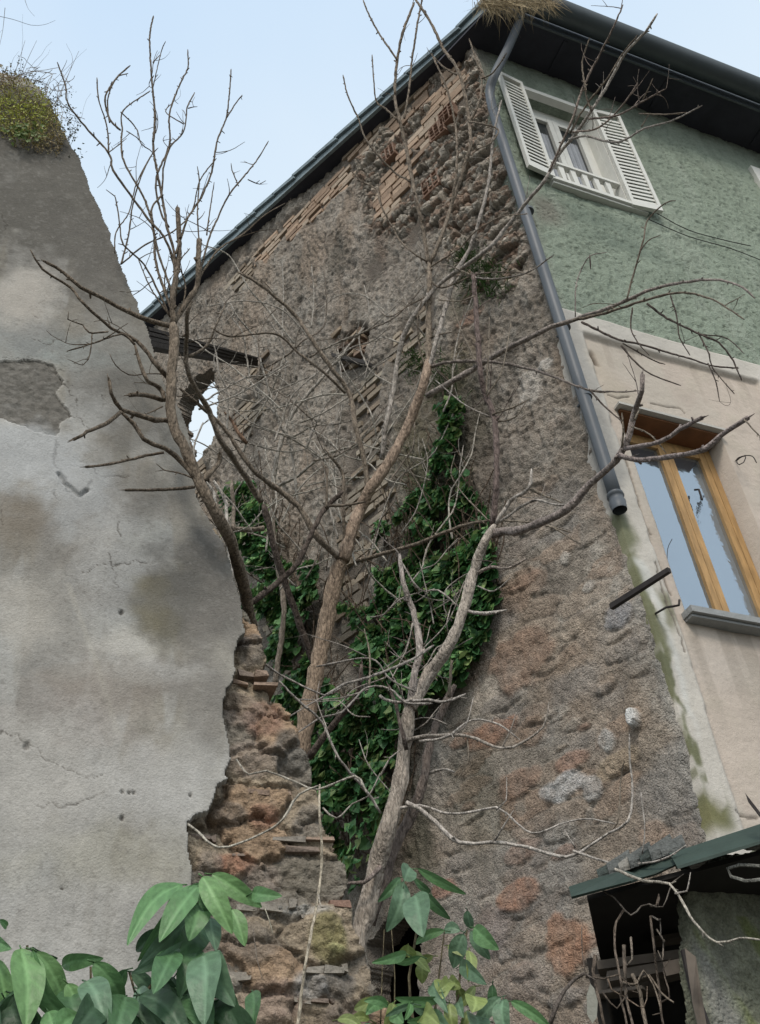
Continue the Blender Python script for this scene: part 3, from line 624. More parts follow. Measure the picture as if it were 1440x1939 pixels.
# downpipe
pr = .046
def onF(x, y, off): return FP.P(*FP.uz(x, y, off), off)
bx_ = [onz(990, -8, soff + .02), onz(984, 40, soff - .12)]
pts = [zz(onz(990, 20, soff + .05), soff + .1), onF(983, 42, ov * .92), onF(962, 92, ov * .55), onF(938, 140, .2), onF(928, 178, .085), onF(942, 235, .085), onF(1007, 430, .085), onF(1090, 700, .085), onF(1166, 940, .085)]
P1, _ = crom(pts[:6], .08); P2 = [pts[5] + (pts[8] - pts[5]) * t for t in np.linspace(0, 1, 20)][1:]
s = MB(); s.tube(P1 + P2, [pr] * (len(P1) + len(P2)), 18); dp = s.build('downpipe', M['pipe'], house, True)
dv = nrm(pts[8] - pts[7]); e0 = pts[8]
s = MB(); s.tube([e0 - dv * .02, e0 + dv * .005, e0 + dv * .01, e0 + dv * .05, e0 + dv * .055, e0 + dv * .12], [pr + .008, pr + .012, pr + .004, pr + .004, pr + .01, pr + .003], 20, cap=False)
s.tube([e0 + dv * .119, e0 + dv * .06], [pr - .006, pr - .008], 20, cap=False); s.build('pipe_socket', M['pipe'], dp, True)
s = MB(); s.tube([e0 + dv * .06, e0 + dv * .062], [pr - .006] * 2, 20); s.build('pipe_bore', M['dark'], dp)
for x, y in ((1000, 400), (1108, 752), (1068, 620)):
    q = onF(x, y, .085); s = MB(); s.tube([q - dv * .012, q + dv * .012], [pr + .006] * 2, 18); s.tube([q, q - FP.n * .1], [.01, .01], 6); s.build('pipe_clamp', M['pipe'], dp)
# iron bars sticking out of the wall
s = MB(); A = FP.P(*FP.uz(1158, 1150, .0), .0); B = FP.P(*FP.uz(1268, 1080, .45), .45); dd = nrm(B - A); sd_ = nrm(np.cross(dd, [0, 0, 1])); uu = np.cross(sd_, dd)
s.hexa([A - sd_ * .015 - uu * .015, A + sd_ * .015 - uu * .015, A + sd_ * .015 + uu * .02, A - sd_ * .015 + uu * .02, B - sd_ * .013 - uu * .013, B + sd_ * .013 - uu * .013, B + sd_ * .013 + uu * .018, B - sd_ * .013 + uu * .018]); s.build('iron_bar', M['iron'], house)
s = MB(); A = FP.P(*FP.uz(1240, 1163, .03), .03); pts = [A, FP.P(*FP.uz(1262, 1150, .18), .18), FP.P(*FP.uz(1276, 1148, .24), .24), FP.P(*FP.uz(1286, 1146, .26), .26), FP.P(*FP.uz(1287, 1136, .26), .26)]
s.tube(pts, [.007] * 5, 6); s.build('iron_hook', M['iron'], house)
s = MB(); pts, _ = crom([FP.P(*FP.uz(x, y, o), o) for x, y, o in ((1393, 873, 0), (1400, 866, .06), (1412, 864, .1), (1408, 876, .1), (1400, 880, .08), (1396, 872, .05), (1410, 863, .12), (1425, 864, .16), (1433, 876, .18))], .02); s.tube(pts, [.004] * len(pts), 5); s.build('wire_loop', M['iron'], house)
s = MB(); pts, _ = crom([FP.P(*FP.uz(x, y, .0), -.12) for x, y in ((1292, 1000), (1284, 1018), (1283, 1050), (1284, 1090))], .03); s.tube(pts, [.0025] * len(pts), 5); s.build('wire', M['iron'], house)
# dry straw on the gutter corner
st = thing('straw_tuft', tuple(onz(985, 0, soff + .25)), 'tuft of dry straw hanging over the gutter corner of the roof', 'dry grass')
s = MB()
for i in range(1100):
    x = random.uniform(912, 1055) if random.random() < .7 else random.gauss(940, 14); y = random.uniform(-30, -6)
    o = random.uniform(-.1, .3); p = FP.P(*FP.uz(x, y + 12, ov + .34), ov + .34) - FP.n * max(0, o) * .2; L = random.uniform(.06, .3)
    if 930 < x < 955 and random.random() < .3: L *= 1.7
    dvec = nrm(np.array([random.gauss(0, .5), random.gauss(0, .5), -1 + random.gauss(0, .3)])); p2 = p + dvec * L; wv = nrm(np.cross(dvec, [random.random(), random.random(), .1])) * .004
    k = random.uniform(.7, 1.2); s.add([p - wv, p + wv, p2], [(0, 1, 2)], (.36 * k, .29 * k, .18 * k))
s.build('straw', M['dry'], st)
exec_parts = []
# ------------------------------------------------------------------ ground
s = MB(); s.quad((-400, -400, 0), (400, -400, 0), (400, 400, 0), (-400, 400, 0)); o = s.build('ground', M['ground']); tag(o, 'bare earth ground around the walls', 'ground', kind='structure')
# ------------------------------------------------------------------ ruined wall on the left
ruin = thing('ruined_wall', tuple(zz(WP.o, 0)), 'tall grey cement-rendered wall on the left with a crumbling stone end', 'wall')
PE = [(-60, 120), (60, 150), (95, 190), (115, 235), (150, 300), (175, 370), (205, 430), (225, 490), (255, 560), (283, 625), (296, 680), (320, 740), (343, 775), (358, 829), (368, 880), (372, 935), (387, 965), (425, 1030), (440, 1080), (452, 1125), (465, 1185), (467, 1195), (452, 1212), (445, 1245), (447, 1272), (442, 1284), (432, 1304), (425, 1334), (430, 1379), (437, 1409), (435, 1439), (430, 1459), (435, 1474), (415, 1484), (395, 1534), (370, 1544), (352, 1559), (357, 1584), (360, 1619), (364, 1659), (370, 1740), (365, 1800), (352, 1939), (345, 2100), (-200, 2100), (-200, 120)]
poly = WP.poly(PE); us = [p[0] for p in poly]; zs = [p[1] for p in poly]
umin, umax = min(us), max(us)
print('W', umin, umax, min(zs), max(zs))
R = Relief(WP, min(umin, WP.uz(760, 1900)[0]) , max(umax, WP.uz(760, 1900)[0]), min(zs) - .05, max(zs) + .02, .0065); U, Z = R.U, R.Z
R.keep &= pip(poly, U + (fbm(U * 14, Z * 14, 3, 301) - .5) * .03, Z + (fbm(U * 14, Z * 14, 3, 302) - .5) * .03)
n1 = fbm(U * 1.1, Z * 1.1, 4, 311); n2 = fbm(U * 4, Z * 4, 4, 312); n3 = fbm(U * 26, Z * 26, 3, 313); ns = fbm(U * 3.2, Z * .6, 4, 314)
R.H = (n1 - .5) * .05 + (n2 - .5) * .008 + (n3 - .5) * .002
R.C[:] = np.array((.30, .28, .245)); 
zt = WP.uz(100, 300)[1]; zm = WP.uz(200, 700)[1]
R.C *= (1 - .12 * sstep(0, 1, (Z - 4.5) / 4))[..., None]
R.C *= (.86 + .28 * n2)[..., None]
R.paint(sstep(.5, .68, ns), (.40, .41, .40), .55); R.paint(sstep(.52, .7, fbm(U * 1.6, Z * 1.2, 4, 320)), (.215, .205, .185), .7); R.paint(sstep(.55, .72, fbm(U * 2.2 + 9, Z * 1.6, 4, 330)), (.32, .295, .255), .4)
for q in range(7):   # pale washes and water runs with their own edges
    r_ = fbm(U * 2.4 + q * 7, Z * .55 + q * 3, 5, 500 + q); R.paint(sstep(.60, .635, r_), ((.43, .43, .42), (.26, .245, .22), (.40, .385, .35), (.24, .23, .215), (.44, .44, .43), (.33, .30, .25), (.47, .46, .44))[q], .52)
for x, y, rx, ry, c, a in [(100, 250, 160, 130, (.115, .108, .095), .9), (60, 400, 220, 150, (.15, .142, .125), .95), (180, 330, 90, 120, (.155, .147, .13), .8), (190, 480, 90, 120, (.165, .155, .14), .8), (60, 560, 50, 75, (.36, .34, .31), .75), (100, 660, 140, 40, (.29, .31, .32), .7), (40, 640, 60, 50, (.25, .27, .28), .6), (210, 660, 70, 90, (.25, .26, .255), .5),
        (260, 760, 90, 90, (.20, .192, .175), .65), (60, 860, 80, 70, (.37, .39, .41), .8), (160, 960, 60, 70, (.36, .38, .40), .8), (280, 930, 80, 60, (.235, .22, .195), .6), (100, 1000, 60, 90, (.26, .24, .215), .6), (385, 1040, 40, 60, (.16, .158, .155), .8), (350, 1130, 70, 80, (.135, .132, .126), .8), (300, 1150, 50, 80, (.20, .185, .13), .6), (410, 1150, 50, 70, (.20, .185, .17), .7), (215, 1090, 50, 90, (.33, .34, .35), .7),
        (235, 1215, 50, 26, (.42, .41, .38), .8), (190, 1130, 120, 20, (.28, .27, .26), .4), (330, 1290, 80, 40, (.235, .222, .205), .6), (170, 1330, 110, 80, (.31, .29, .26), .4), (390, 1330, 40, 120, (.24, .225, .21), .6), (270, 1270, 90, 22, (.42, .425, .43), .5), (100, 1450, 110, 90, (.37, .36, .345), .6), (300, 1500, 100, 70, (.40, .40, .395), .6), (200, 1620, 160, 50, (.34, .325, .30), .5), (310, 1760, 60, 60, (.22, .22, .22), .6), (150, 1740, 120, 60, (.38, .375, .365), .5), (20, 1000, 40, 90, (.22, .19, .15), .5), (60, 1150, 60, 50, (.37, .35, .32), .5), (180, 780, 40, 40, (.34, .36, .37), .5), (400, 930, 60, 40, (.2, .195, .18), .6)]:
    c = tuple(v * (1.1 if v > .3 else .92) for v in c); g_ = sum(c) / 3; c = tuple(v * .5 + g_ * q * .5 for v, q in zip(c, (1.05, 1.0, .93))); R.paint(R.blob(x, y, rx * 1.15, ry * 1.15, 0, .75, .65), c, min(1, a * 1.2))
b = R.mask([(-80, 690), (20, 682), (60, 675), (100, 685), (118, 715), (110, 745), (130, 785), (108, 825), (60, 815), (0, 790), (-80, 780)], .03, 1, 9)
PT_ = b
b = R.mask([(-80, 690), (20, 682), (60, 675), (100, 685), (118, 715), (110, 745), (130, 785), (108, 825), (60, 815), (0, 790), (-80, 780)], .03, 0, 9)
R.paint(b, (.175, .165, .15), .95); R.H -= b * .012 - b * (n3 - .5) * .014; R.paint(b * sstep(.5, .6, fbm(U * 40, Z * 40, 3, 397)), (.11, .105, .095), .6)
rim_ = np.clip(blur(b, 2) - b, 0, 1) * 2; R.paint(rim_, (.5, .49, .47), .5)
# vertical pale scratch
d = dline(WP.poly([(130, 1105), (150, 1160), (175, 1230), (200, 1310), (222, 1385)]), U, Z); R.paint(1 - sstep(.004, .02, d), (.42, .40, .36), .45)
cr = [[(108, 840), (105, 870), (120, 895), (125, 905)], [(115, 900), (122, 915), (135, 925), (150, 940), (165, 930), (172, 915)], [(120, 900), (128, 925), (135, 935)], [(0, 678), (20, 676), (50, 675), (90, 690), (118, 715), (140, 730)], [(100, 560), (80, 570), (60, 590), (75, 600)], [(130, 785), (160, 800), (180, 815)], [(113, 700), (150, 705), (190, 690)], [(0, 1385), (30, 1388), (60, 1410), (110, 1450), (170, 1470), (200, 1468)], [(70, 1522), (120, 1530), (170, 1515), (200, 1500)],
      [(200, 1050), (215, 1075), (222, 1110)], [(190, 745), (200, 770)], [(96, 925), (108, 945)], [(150, 870), (180, 900), (240, 905)], [(200, 950), (225, 985), (230, 1015)], [(0, 760), (-40, 770)], [(60, 640), (90, 650), (120, 640), (160, 600)], [(20, 940), (0, 960), (5, 1000)], [(210, 620), (240, 640), (270, 660)], [(160, 1080), (220, 1068), (300, 1064)], [(0, 390), (12, 430)], [(110, 700), (130, 745), (150, 770)]]
for c in cr:
    P2_ = WP.poly(c); w_ = .0025 + .003 * (c in cr[:3]); d = dline(P2_, U + (n3 - .5) * .05 + (n2 - .5) * .04, Z + (fbm(U * 20, Z * 20, 3, 350) - .5) * .06); m_ = 1 - sstep(w_ * .5, w_ * 1.6, d); R.paint(m_ * sstep(.35, .5, n2 + .2 * (c in cr[:4])), (.09, .082, .072), .8); R.H -= m_ * .003
R.H -= (1 - sstep(0, .018, dline(WP.poly([(112, 898), (122, 915), (135, 925), (150, 940), (165, 930)]), U, Z))) * .02
for x, y, r in ((231, 1501, 3), (245, 1502, 3), (253, 1502, 3), (231, 1550, 4), (50, 1412, 6), (361, 1507, 3), (270, 1735, 3), (230, 1158, 4), (117, 1682, 2)):
    b = R.blob(x, y, r, r * 1.3, 0, .2, .4); R.paint(b, (.07, .065, .06), .8); R.H -= b * .012
crk = fbm(U * 5 + fbm(U * 10, Z * 10, 3, 371) * 1.5, Z * 5 + fbm(U * 10 + 7, Z * 10, 3, 372) * 1.5, 3, 370); fine = 1 - sstep(.0, .006, np.abs(crk - .5)); fine *= sstep(.5, .6, fbm(U * 1.5, Z * 1.5, 2, 375)) 
R.paint(fine, (.14, .13, .115), .22)
R.paint(sstep(.68, .78, fbm(U * 55, Z * 55, 2, 380)), (.16, .15, .135), .3); R.paint(sstep(.66, .76, fbm(U * 48, Z * 48, 2, 385)), (.42, .41, .39), .13)
R.C *= (.93 + .14 * fbm(U * 60, Z * 60, 2, 390))[..., None]; R.H += (fbm(U * 50, Z * 50, 2, 391) - .5) * .0015
for x, y, rx, ry, c, a in [(60, 870, 85, 90, (.46, .475, .49), .6), (150, 930, 60, 80, (.44, .455, .47), .55), (50, 550, 42, 62, (.44, .41, .375), .7), (300, 1480, 120, 90, (.46, .455, .445), .45), (60, 1480, 90, 120, (.45, .435, .41), .4), (235, 1225, 56, 20, (.50, .485, .455), .7), (30, 1150, 60, 90, (.44, .415, .375), .45), (290, 1150, 40, 80, (.20, .175, .11), .5), (340, 1120, 60, 70, (.15, .145, .135), .5), (200, 1290, 90, 50, (.26, .23, .195), .35), (20, 980, 50, 60, (.22, .19, .155), .5)]:
    R.paint(R.blob(x, y, rx, ry, 0, .8, .45), c, a)
R.C *= np.array((.87, .868, .85))
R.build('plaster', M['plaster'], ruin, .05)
# core of the wall: rubble seen where the render has fallen away
CE = [(330, 930), (372, 935), (410, 1000), (430, 1040), (440, 1075), (452, 1120), (480, 1155), (500, 1190), (510, 1225), (507, 1265), (525, 1300), (545, 1329), (565, 1369), (575, 1394), (590, 1439), (595, 1474), (612, 1489), (627, 1539), (625, 1569), (640, 1579), (640, 1604), (655, 1624), (659, 1654), (650, 1689), (667, 1699), (670, 1729), (697, 1779), (700, 1819), (705, 1849), (735, 1880), (745, 2050), (300, 2050), (300, 1500), (390, 1300), (400, 1180), (360, 1050)]
poly = WP.poly(CE, -.05); us = [p[0] for p in poly]; zs = [p[1] for p in poly]
WQ = Plane(WP.o, WP.d); WQ.n = WP.n; WQ.o = WP.o - WP.n * .05
R = Relief(WQ, min(us), max(us), min(zs), max(zs), .0075); U, Z = R.U, R.Z
nj = lambda s_: (fbm(U * 9, Z * 9, 4, s_) - .5) * .07
R.keep &= pip(poly, U + nj(401), Z + nj(402))
n1 = fbm(U * 2, Z * 2, 4, 411); n2 = fbm(U * 8, Z * 8, 4, 412); n3 = fbm(U * 30, Z * 34, 3, 413)
f1, f2, ids = voro(U * 3.6 + n2 * .8, Z * 5.5 + n3 * .4, 41); es = sstep(.0, .2, f2 - f1)
g1, g2, gd = voro(U * 10 + n2, Z * 15 + n3, 47); ge_ = sstep(0, .25, g2 - g1)
R.H = -.08 + es * (.014 + .03 * ids) + ge_ * .006 + (n3 - .5) * .02 + (n2 - .5) * .06 + (fbm(U * 3, Z * 16, 3, 444) - .5) * .02 + (fbm(U * 5, Z * 6, 4, 445) - .5) * .08
cA = np.where((ids > .6)[..., None], np.array((.30, .215, .145)), np.where((ids > .3)[..., None], np.array((.30, .245, .18)), np.array((.20, .18, .15))))
R.C = cA * (.72 + .56 * n3)[..., None] * (.8 + .4 * n2)[..., None]
R.paint(1 - es, (.13, .11, .09), .45); R.paint((1 - ge_) * .5, (.14, .12, .1), .4)
for x, y, rx, ry, c, a in [(505, 1350, 38, 40, (.26, .135, .085), .85), (460, 1330, 36, 34, (.25, .18, .135), .7), (480, 1425, 55, 38, (.28, .215, .165), .85), (550, 1420, 34, 44, (.135, .125, .108), .9), (480, 1225, 26, 34, (.16, .14, .12), .8), (505, 1535, 30, 26, (.28, .13, .07), .85), (440, 1535, 34, 22, (.22, .17, .125), .8), (590, 1545, 30, 36, (.17, .15, .125), .8), (455, 1625, 40, 24, (.31, .13, .065), .95), (400, 1630, 24, 30, (.24, .19, .15), .8), (510, 1650, 44, 28, (.25, .19, .145), .8), (590, 1650, 66, 44, (.165, .14, .10), .9),
        (480, 1780, 60, 40, (.175, .145, .115), .8), (625, 1770, 36, 46, (.21, .185, .05), .9), (640, 1790, 16, 8, (.4, .38, .13), .8), (520, 1890, 60, 40, (.27, .18, .135), .8), (590, 1860, 30, 24, (.36, .35, .33), .8), (640, 1860, 40, 30, (.12, .115, .11), .85), (660, 1920, 50, 30, (.18, .14, .11), .8), (440, 1080, 20, 40, (.12, .125, .07), .8), (470, 1130, 18, 40, (.16, .15, .11), .7), (460, 1210, 20, 16, (.1, .08, .07), .8), (570, 1715, 60, 10, (.33, .32, .29), .8)]:
    b = R.blob(x, y, rx, ry, 0, .35, .25); g_ = sum(c) / 3; c = tuple((v * .72 + g_ * .28) * 1.05 for v in c); R.paint(b * (.5 + .7 * n3), c, a * .9); R.H += b * .012
R.build('stone_core', M['stone'], ruin, .45)
# thin tile courses bedded in the core
tiles = [((455, 1262), (512, 1272), 9, .05), ((448, 1277), (478, 1283), 7, .03), ((484, 1281), (530, 1290), 8, .06), ((430, 1487), (560, 1493), 7, .035), ((360, 1577), (415, 1580), 10, .06), ((520, 1577), (640, 1582), 9, .04), ((360, 1606), (440, 1608), 8, .03), ((445, 1612), (480, 1604), 6, .03), ((540, 1600), (640, 1592), 6, .025), ((450, 1708), (568, 1706), 22, .05), ((575, 1726), (600, 1724), 7, .03), ((628, 1702), (668, 1704), 18, .09), ((440, 1808), (530, 1806), 7, .03), ((440, 1846), (585, 1848), 16, .05), ((585, 1835), (668, 1826), 20, .05), ((430, 1150), (470, 1180), 8, .03), ((560, 1888), (640, 1890), 9, .03), ((480, 1930), (600, 1934), 9, .03)]
mb = MB()
for (x0, y0), (x1, y1), h, o in tiles:
    x = x0; big = h > 12
    while x < x1 - 6:
        w_ = min(x1 - x, random.uniform(28, 80)); f_ = lambda q: (q - x0) / (x1 - x0)
        a0, a1 = WQ.uz(x, y0 + (y1 - y0) * f_(x)), WQ.uz(x + w_ - 2, y0 + (y1 - y0) * f_(x + w_)); x += w_
        hh = (h * .6 if big else h) * .0026 * random.uniform(.7, 1.15); c = random.choice(((.22, .175, .145), (.27, .20, .155), (.24, .215, .185))) if not big else (.27, .245, .21)
        if y0 == 1702: c = (.28, .18, .14)
        ua, ub = sorted((a0[0], a1[0])); zc = (a0[1] + a1[1]) / 2 + random.uniform(-.006, .006); o_ = o * .45 - .04 + random.uniform(-.03, .0)
        if random.random() < .12 and y0 != 1702: continue
        mb.box(WQ, ua, ub, zc - hh / 2, zc + hh / 2, -.2, o_, c, .007)
mb.build('tile_courses', M['brick'], ruin)
s = MB(); um = WP.uz(345, 1800)[0]; uo = WP.uz(-250, 1800)[0]; ua, ub = sorted((um, uo)); s.box(WP, ua, ub, -.3, WP.uz(0, 2100)[1] + .02, -.4, -.003, (.33, .32, .3)); s.build('wall_base', M['plaster'], ruin)
s = MB(); u2 = WP.uz(745, 2000)[0]; ua, ub = sorted((um, u2)); s.box(WP, ua, ub, -.3, WP.uz(500, 2045)[1], -.45, -.12, (.2, .17, .14)); s.build('core_base', M['stone'], ruin)
# ------------------------------------------------------------------ growth on top of the left wall
def tri_leaf(mb, p, d, nrm_, L, W, c):
    sd = nrm(np.cross(d, nrm_)); m = p + d * L * .45 - nrm_ * W * .15
    mb.add([p, p + d * L * .35 + sd * W * .5, p + d * L, p + d * L * .35 - sd * W * .5, p + d * L * .4 - nrm_ * W * .14], [(0, 1, 4), (1, 2, 4), (2, 3, 4), (3, 0, 4)], c)
def rv(k=1.0): return np.array([random.gauss(0, k), random.gauss(0, k), random.gauss(0, k)])
wt_ = thing('wall_top_weeds', tuple(WP.P(*WP.uz(50, 200), 0)), 'mossy green weeds and brown rootlets draped over the top of the left wall', 'weeds', kind='stuff')
mb = MB(); moss_poly = [(-60, 130), (0, 140), (40, 160), (90, 195), (115, 240), (125, 275), (110, 300), (60, 290), (30, 280), (0, 255), (-60, 250)]
cnt = 0
while cnt < 4200:
    x, y = random.uniform(-60, 130), random.uniform(120, 305)
    if not pip(moss_poly, np.array([float(x)]), np.array([float(y)]))[0]: continue
    cnt += 1; off = random.uniform(.0, .10); p = WP.P(*WP.uz(x, y), off)
    g = max(0, min(1, 1.15 - abs(y - 225 + x * .05) / 60 + random.gauss(0, .2))) * (1 if x < 90 else .45)
    c = (.42 * g + .26 * (1 - g), .46 * g + .20 * (1 - g), .09 * g + .11 * (1 - g)); k = random.uniform(.65, 1.3); c = tuple(q * k for q in c)
    d = nrm(np.array([0, 0, -.4]) + WP.n * .4 + rv(.6)); tri_leaf(mb, p, d, nrm(WP.n + rv(.4)), random.uniform(.012, .035), random.uniform(.006, .016), c)
mb.build('moss_leaves', M['ivy'], wt_)
mb = MB()
for i in range(170):
    x, y = random.uniform(-50, 120), random.uniform(140, 250); p = WP.P(*WP.uz(x, y), .06); pts = [p]; d = nrm(np.array([0, 0, -1]) + WP.d * random.gauss(-.4, .8) + WP.n * .1)
    for k in range(6): d = nrm(d + rv(.25)); q = pts[-1] + d * random.uniform(.02, .05); pts.append(q)
    mb.tube(pts, [.0018] * 7, 4, random.choice(((.2, .14, .08), (.12, .09, .06), (.26, .2, .12))))
for i in range(60):      # wiry stems up against the sky
    x = random.uniform(-40, 135); y = np.interp(x, [-40, 0, 60, 95, 150], [120, 130, 160, 190, 290]) + 8
    p = WP.P(*WP.uz(x, y), -.05); pts = [p]; d = nrm(np.array([0, 0, 1.2]) + WP.d * random.gauss(0, .5)); L = random.choice((.02, .03, .05, .09))
    for k in range(7): d = nrm(d + rv(.12)); pts.append(pts[-1] + d * L)
    mb.tube(pts, [.0016 - .00015 * k for k in range(8)], 4, (.10, .085, .07))
    if L < .06:
        for k in range(2, 8):
            for _ in range(3): tri_leaf(mb, pts[k] + rv(.01), nrm(rv()), nrm(rv()), .018, .01, (.08, .09, .05))
for pl_ in ([(-20, 22), (25, 32), (60, 43), (85, 42), (105, 34)], [(46, -10), (54, 12), (66, 26)], [(10, 10), (6, 50), (0, 80)], [(80, 205), (95, 175), (122, 140), (134, 122)], [(90, 215), (110, 180), (150, 92)], [(100, 210), (125, 150), (138, 108), (126, 78)], [(30, 165), (52, 110), (70, 72)], [(20, 160), (38, 105), (48, 72)], [(92, 182), (110, 188), (128, 198), (136, 204)]):
    pts, _ = crom([WP.P(*WP.uz(x, y), -.02) for x, y in pl_], .04); mb.tube(pts, list(np.linspace(.0022, .0011, len(pts))), 4, (.12, .10, .08))
mb.build('wiry_stems', M['dry'], wt_)
mb = MB()
for i in range(70):
    x, y = random.gauss(50, 22), random.gauss(272, 10); p = WP.P(*WP.uz(x, y), .07 + random.uniform(0, .05)); tri_leaf(mb, p, nrm(np.array([0, 0, -1]) + rv(.5)), nrm(WP.n + rv(.4)), .035, .032, (.14, .2, .06))
for i in range(70):
    x, y = random.choice(((135, 235), (128, 210), (140, 262), (146, 290), (112, 200), (65, 150))); x += random.gauss(0, 8); y += random.gauss(0, 8)
    p = WP.P(*WP.uz(x, y), 0); tri_leaf(mb, p, nrm(rv()), nrm(WP.n + rv(.6)), .022, .016, (.06, .075, .045))
mb.build('creeper_leaves', M['ivy'], wt_)
# ------------------------------------------------------------------ dark timber between the walls
bm_ = thing('roof_timber', tuple(at(300, 640, 6.5)), 'dark weathered timber bundle sloping from behind the left wall to the house wall', 'beam')
for k in range(4):
    A = at(272, 625 + k * 9, 5.6) + np.array([0, 0, .0]); B = GP.P(*GP.uz(496 - k * 3, 682 + k * 4, .02), .02); h = .035 if k < 3 else .055
    dd = nrm(B - A); sd_ = nrm(np.cross(dd, [0, 0, 1])); uu = np.cross(sd_, dd); s = MB(); th = .05
    s.hexa([A - sd_ * th - uu * h * .5, A + sd_ * th - uu * h * .5, A + sd_ * th + uu * h * .4, A - sd_ * th + uu * h * .4, B - sd_ * th * .6 - uu * h * .2, B + sd_ * th * .6 - uu * h * .2, B + sd_ * th * .6 + uu * h * .2, B - sd_ * th * .6 + uu * h * .2])
    s.build('beam', M['oldwood'], bm_)
s = MB(); A = GP.P(*GP.uz(628, 674, .1), .1); B = GP.P(*GP.uz(698, 690, .1), .1); s.slab([A, B, B + np.array([0, 0, .05]), A + np.array([0, 0, .05])], -GP.n * .2); s.build('timber_stub', M['oldwood'], house)
# ------------------------------------------------------------------ shed, bottom right
shed = thing('shed', tuple(zz(SP.o, 0)), 'low mossy outbuilding with torn green metal roof edge and dark doorway', 'shed')
SW = [(1303, 1630), (1300, 1700), (1296, 1780), (1304, 1850), (1340, 2060), (1556, 2060), (1556, 1560), (1440, 1606), (1360, 1620)]
poly = SP.poly(SW); us = [p[0] for p in poly]; zs = [p[1] for p in poly]
R = Relief(SP, min(us) - .05, max(us), min(zs), max(zs), .0085); U, Z = R.U, R.Z
R.keep &= pip(poly, U + (fbm(U * 9, Z * 9, 3, 501) - .5) * .06, Z + (fbm(U * 9, Z * 9, 3, 502) - .5) * .06)
n1 = fbm(U * 2.5, Z * 2.5, 4, 511); n3 = fbm(U * 22, Z * 26, 3, 513)
R.H = (n1 - .5) * .05 + (n3 - .5) * .03
R.C[:] = np.array((.15, .155, .115)); R.C *= (.7 + .6 * n3)[..., None]
st_ = fbm(U * 7 + Z * 2.4, Z * 1.2, 4, 520)
R.paint(sstep(.5, .62, st_) * (Z < SP.uz(1380, 1780)[1] + .1), (.13, .15, .06), .9)
R.paint(R.mask([(1315, 1770), (1345, 1790), (1400, 1900), (1420, 2000), (1370, 2000), (1340, 1890)], .04, 3, 8), (.24, .24, .225), .75)
R.paint(R.mask([(1355, 1750), (1370, 1760), (1400, 1850), (1385, 1850)], .04, 3, 8), (.2, .2, .18), .6)
R.build('mossy_wall', M['shedwall'], shed, .06)
s = MB(); s.box(SP, min(us) + .1, max(us), -.3, min(zs) + .02, -.35, -.01, (.08, .08, .06)); s.build('wall_base', M['shedwall'], shed)
def sheet(name, pts, m, th=.02, label=None):
    P3 = [at(x, y, h) for x, y, h in pts]; nn = nrm(np.cross(P3[1] - P3[0], P3[2] - P3[0])); s = MB(); s.slab(P3, nn * th); o = s.build(name, m, shed)
    if label: o['label'] = label
    return o
hs = 4.45
sheet('roof_sheet', [(1077, 1679, hs), (1120, 1665, hs), (1180, 1648, hs), (1212, 1655, hs + .05), (1218, 1660, hs - .02), (1195, 1668, hs - .12), (1082, 1698, hs - .14)], M['green_sheet'], .012)
sheet('roof_sheet', [(1150, 1655, hs + .1), (1205, 1632, hs + .1), (1272, 1614, hs + .1), (1282, 1636, hs), (1240, 1655, hs), (1215, 1662, hs)], M['green_sheet'], .012)
sheet('roof_sheet', [(1268, 1616, hs + .02), (1440, 1560, hs + .02), (1560, 1515, hs), (1560, 1540, hs - .12), (1440, 1592, hs - .1), (1282, 1640, hs - .1)], M['green_sheet'], .012)
# lumpy screed under the sheet
mb = MB(); top = []; 
for i in range(40):
    x = 1280 + i * 7.5; y0 = 1640 - i * 2.6; y1 = 1646 - i * 1.5 + 9 * math.sin(i * .35) * (1 if i > 3 else 0) - (i * .55)
    top.append((x, y0, y1))
V = []; F = []
for i, (x, y0, y1) in enumerate(top): V += [at(x, y0 - 2, hs + .0), at(x, max(y1, y0 + 3) + random.uniform(-2, 2), hs + .02), at(x, max(y1, y0 + 3), hs + .45), at(x, y0 - 2, hs + .45)]
for i in range(39):
    for k in range(4): F.append((4 * i + k, 4 * i + (k + 1) % 4, 4 * i + 4 + (k + 1) % 4, 4 * i + 4 + k))
mb.add(V, F, (.17, .165, .15)); mb.build('roof_screed', M['shedwall'], shed)
# torn roofing felt lying back against the wall
mb = MB()
for k in range(7):
    x = 1135 + k * 20; y = 1667 - k * 7.5; A, B = at(x, y, hs + .02), at(x + 46, y - 15, hs + .06); n_ = np.array([0, 0, .02 + .01 * (k % 2)])
    mb.hexa([A, B, B + AY * .05, A + AY * .05, A + n_, B + n_, B + AY * .05 + n_ * 2, A + AY * .05 + n_], random.choice(((.05, .06, .055), (.10, .105, .1), (.2, .19, .17))))
mb.build('roofing_felt', M['shedwall'], shed)
# roof slab and inside of the shed (its darkness is painted in near-black)
s = MB(); A, B, C_, D_ = at(1110, 1690, hs + .05), at(1560, 1560, hs + .05), at(1560, 1560, hs + 1.6), at(1110, 1690, hs + 1.6)
s.slab([zz(A, 3.17), zz(B, 3.22), zz(C_, 3.22), zz(D_, 3.17)], (0, 0, .02)); s.build('roof_deck', M['void'], shed)
s = MB(); L0, R0 = at(1100, 1760, 5.75), at(1400, 1760, 5.75); s.slab([zz(L0, -.2), zz(R0, -.2), zz(R0, 3.25), zz(L0, 3.25)], (0, .05, 0)); s.build('back_wall', M['void'], shed)
s = MB(); L0, L1 = at(1120, 1760, 5.1), at(1118, 1760, 5.78); s.slab([zz(L0, -.2), zz(L1, -.2), zz(L1, 3.16), zz(L0, 3.12)], (-.05, 0, 0)); s.build('light_blocker', M['void'], shed)  # added slab, edge-on to the camera, stops light leaking in from the left
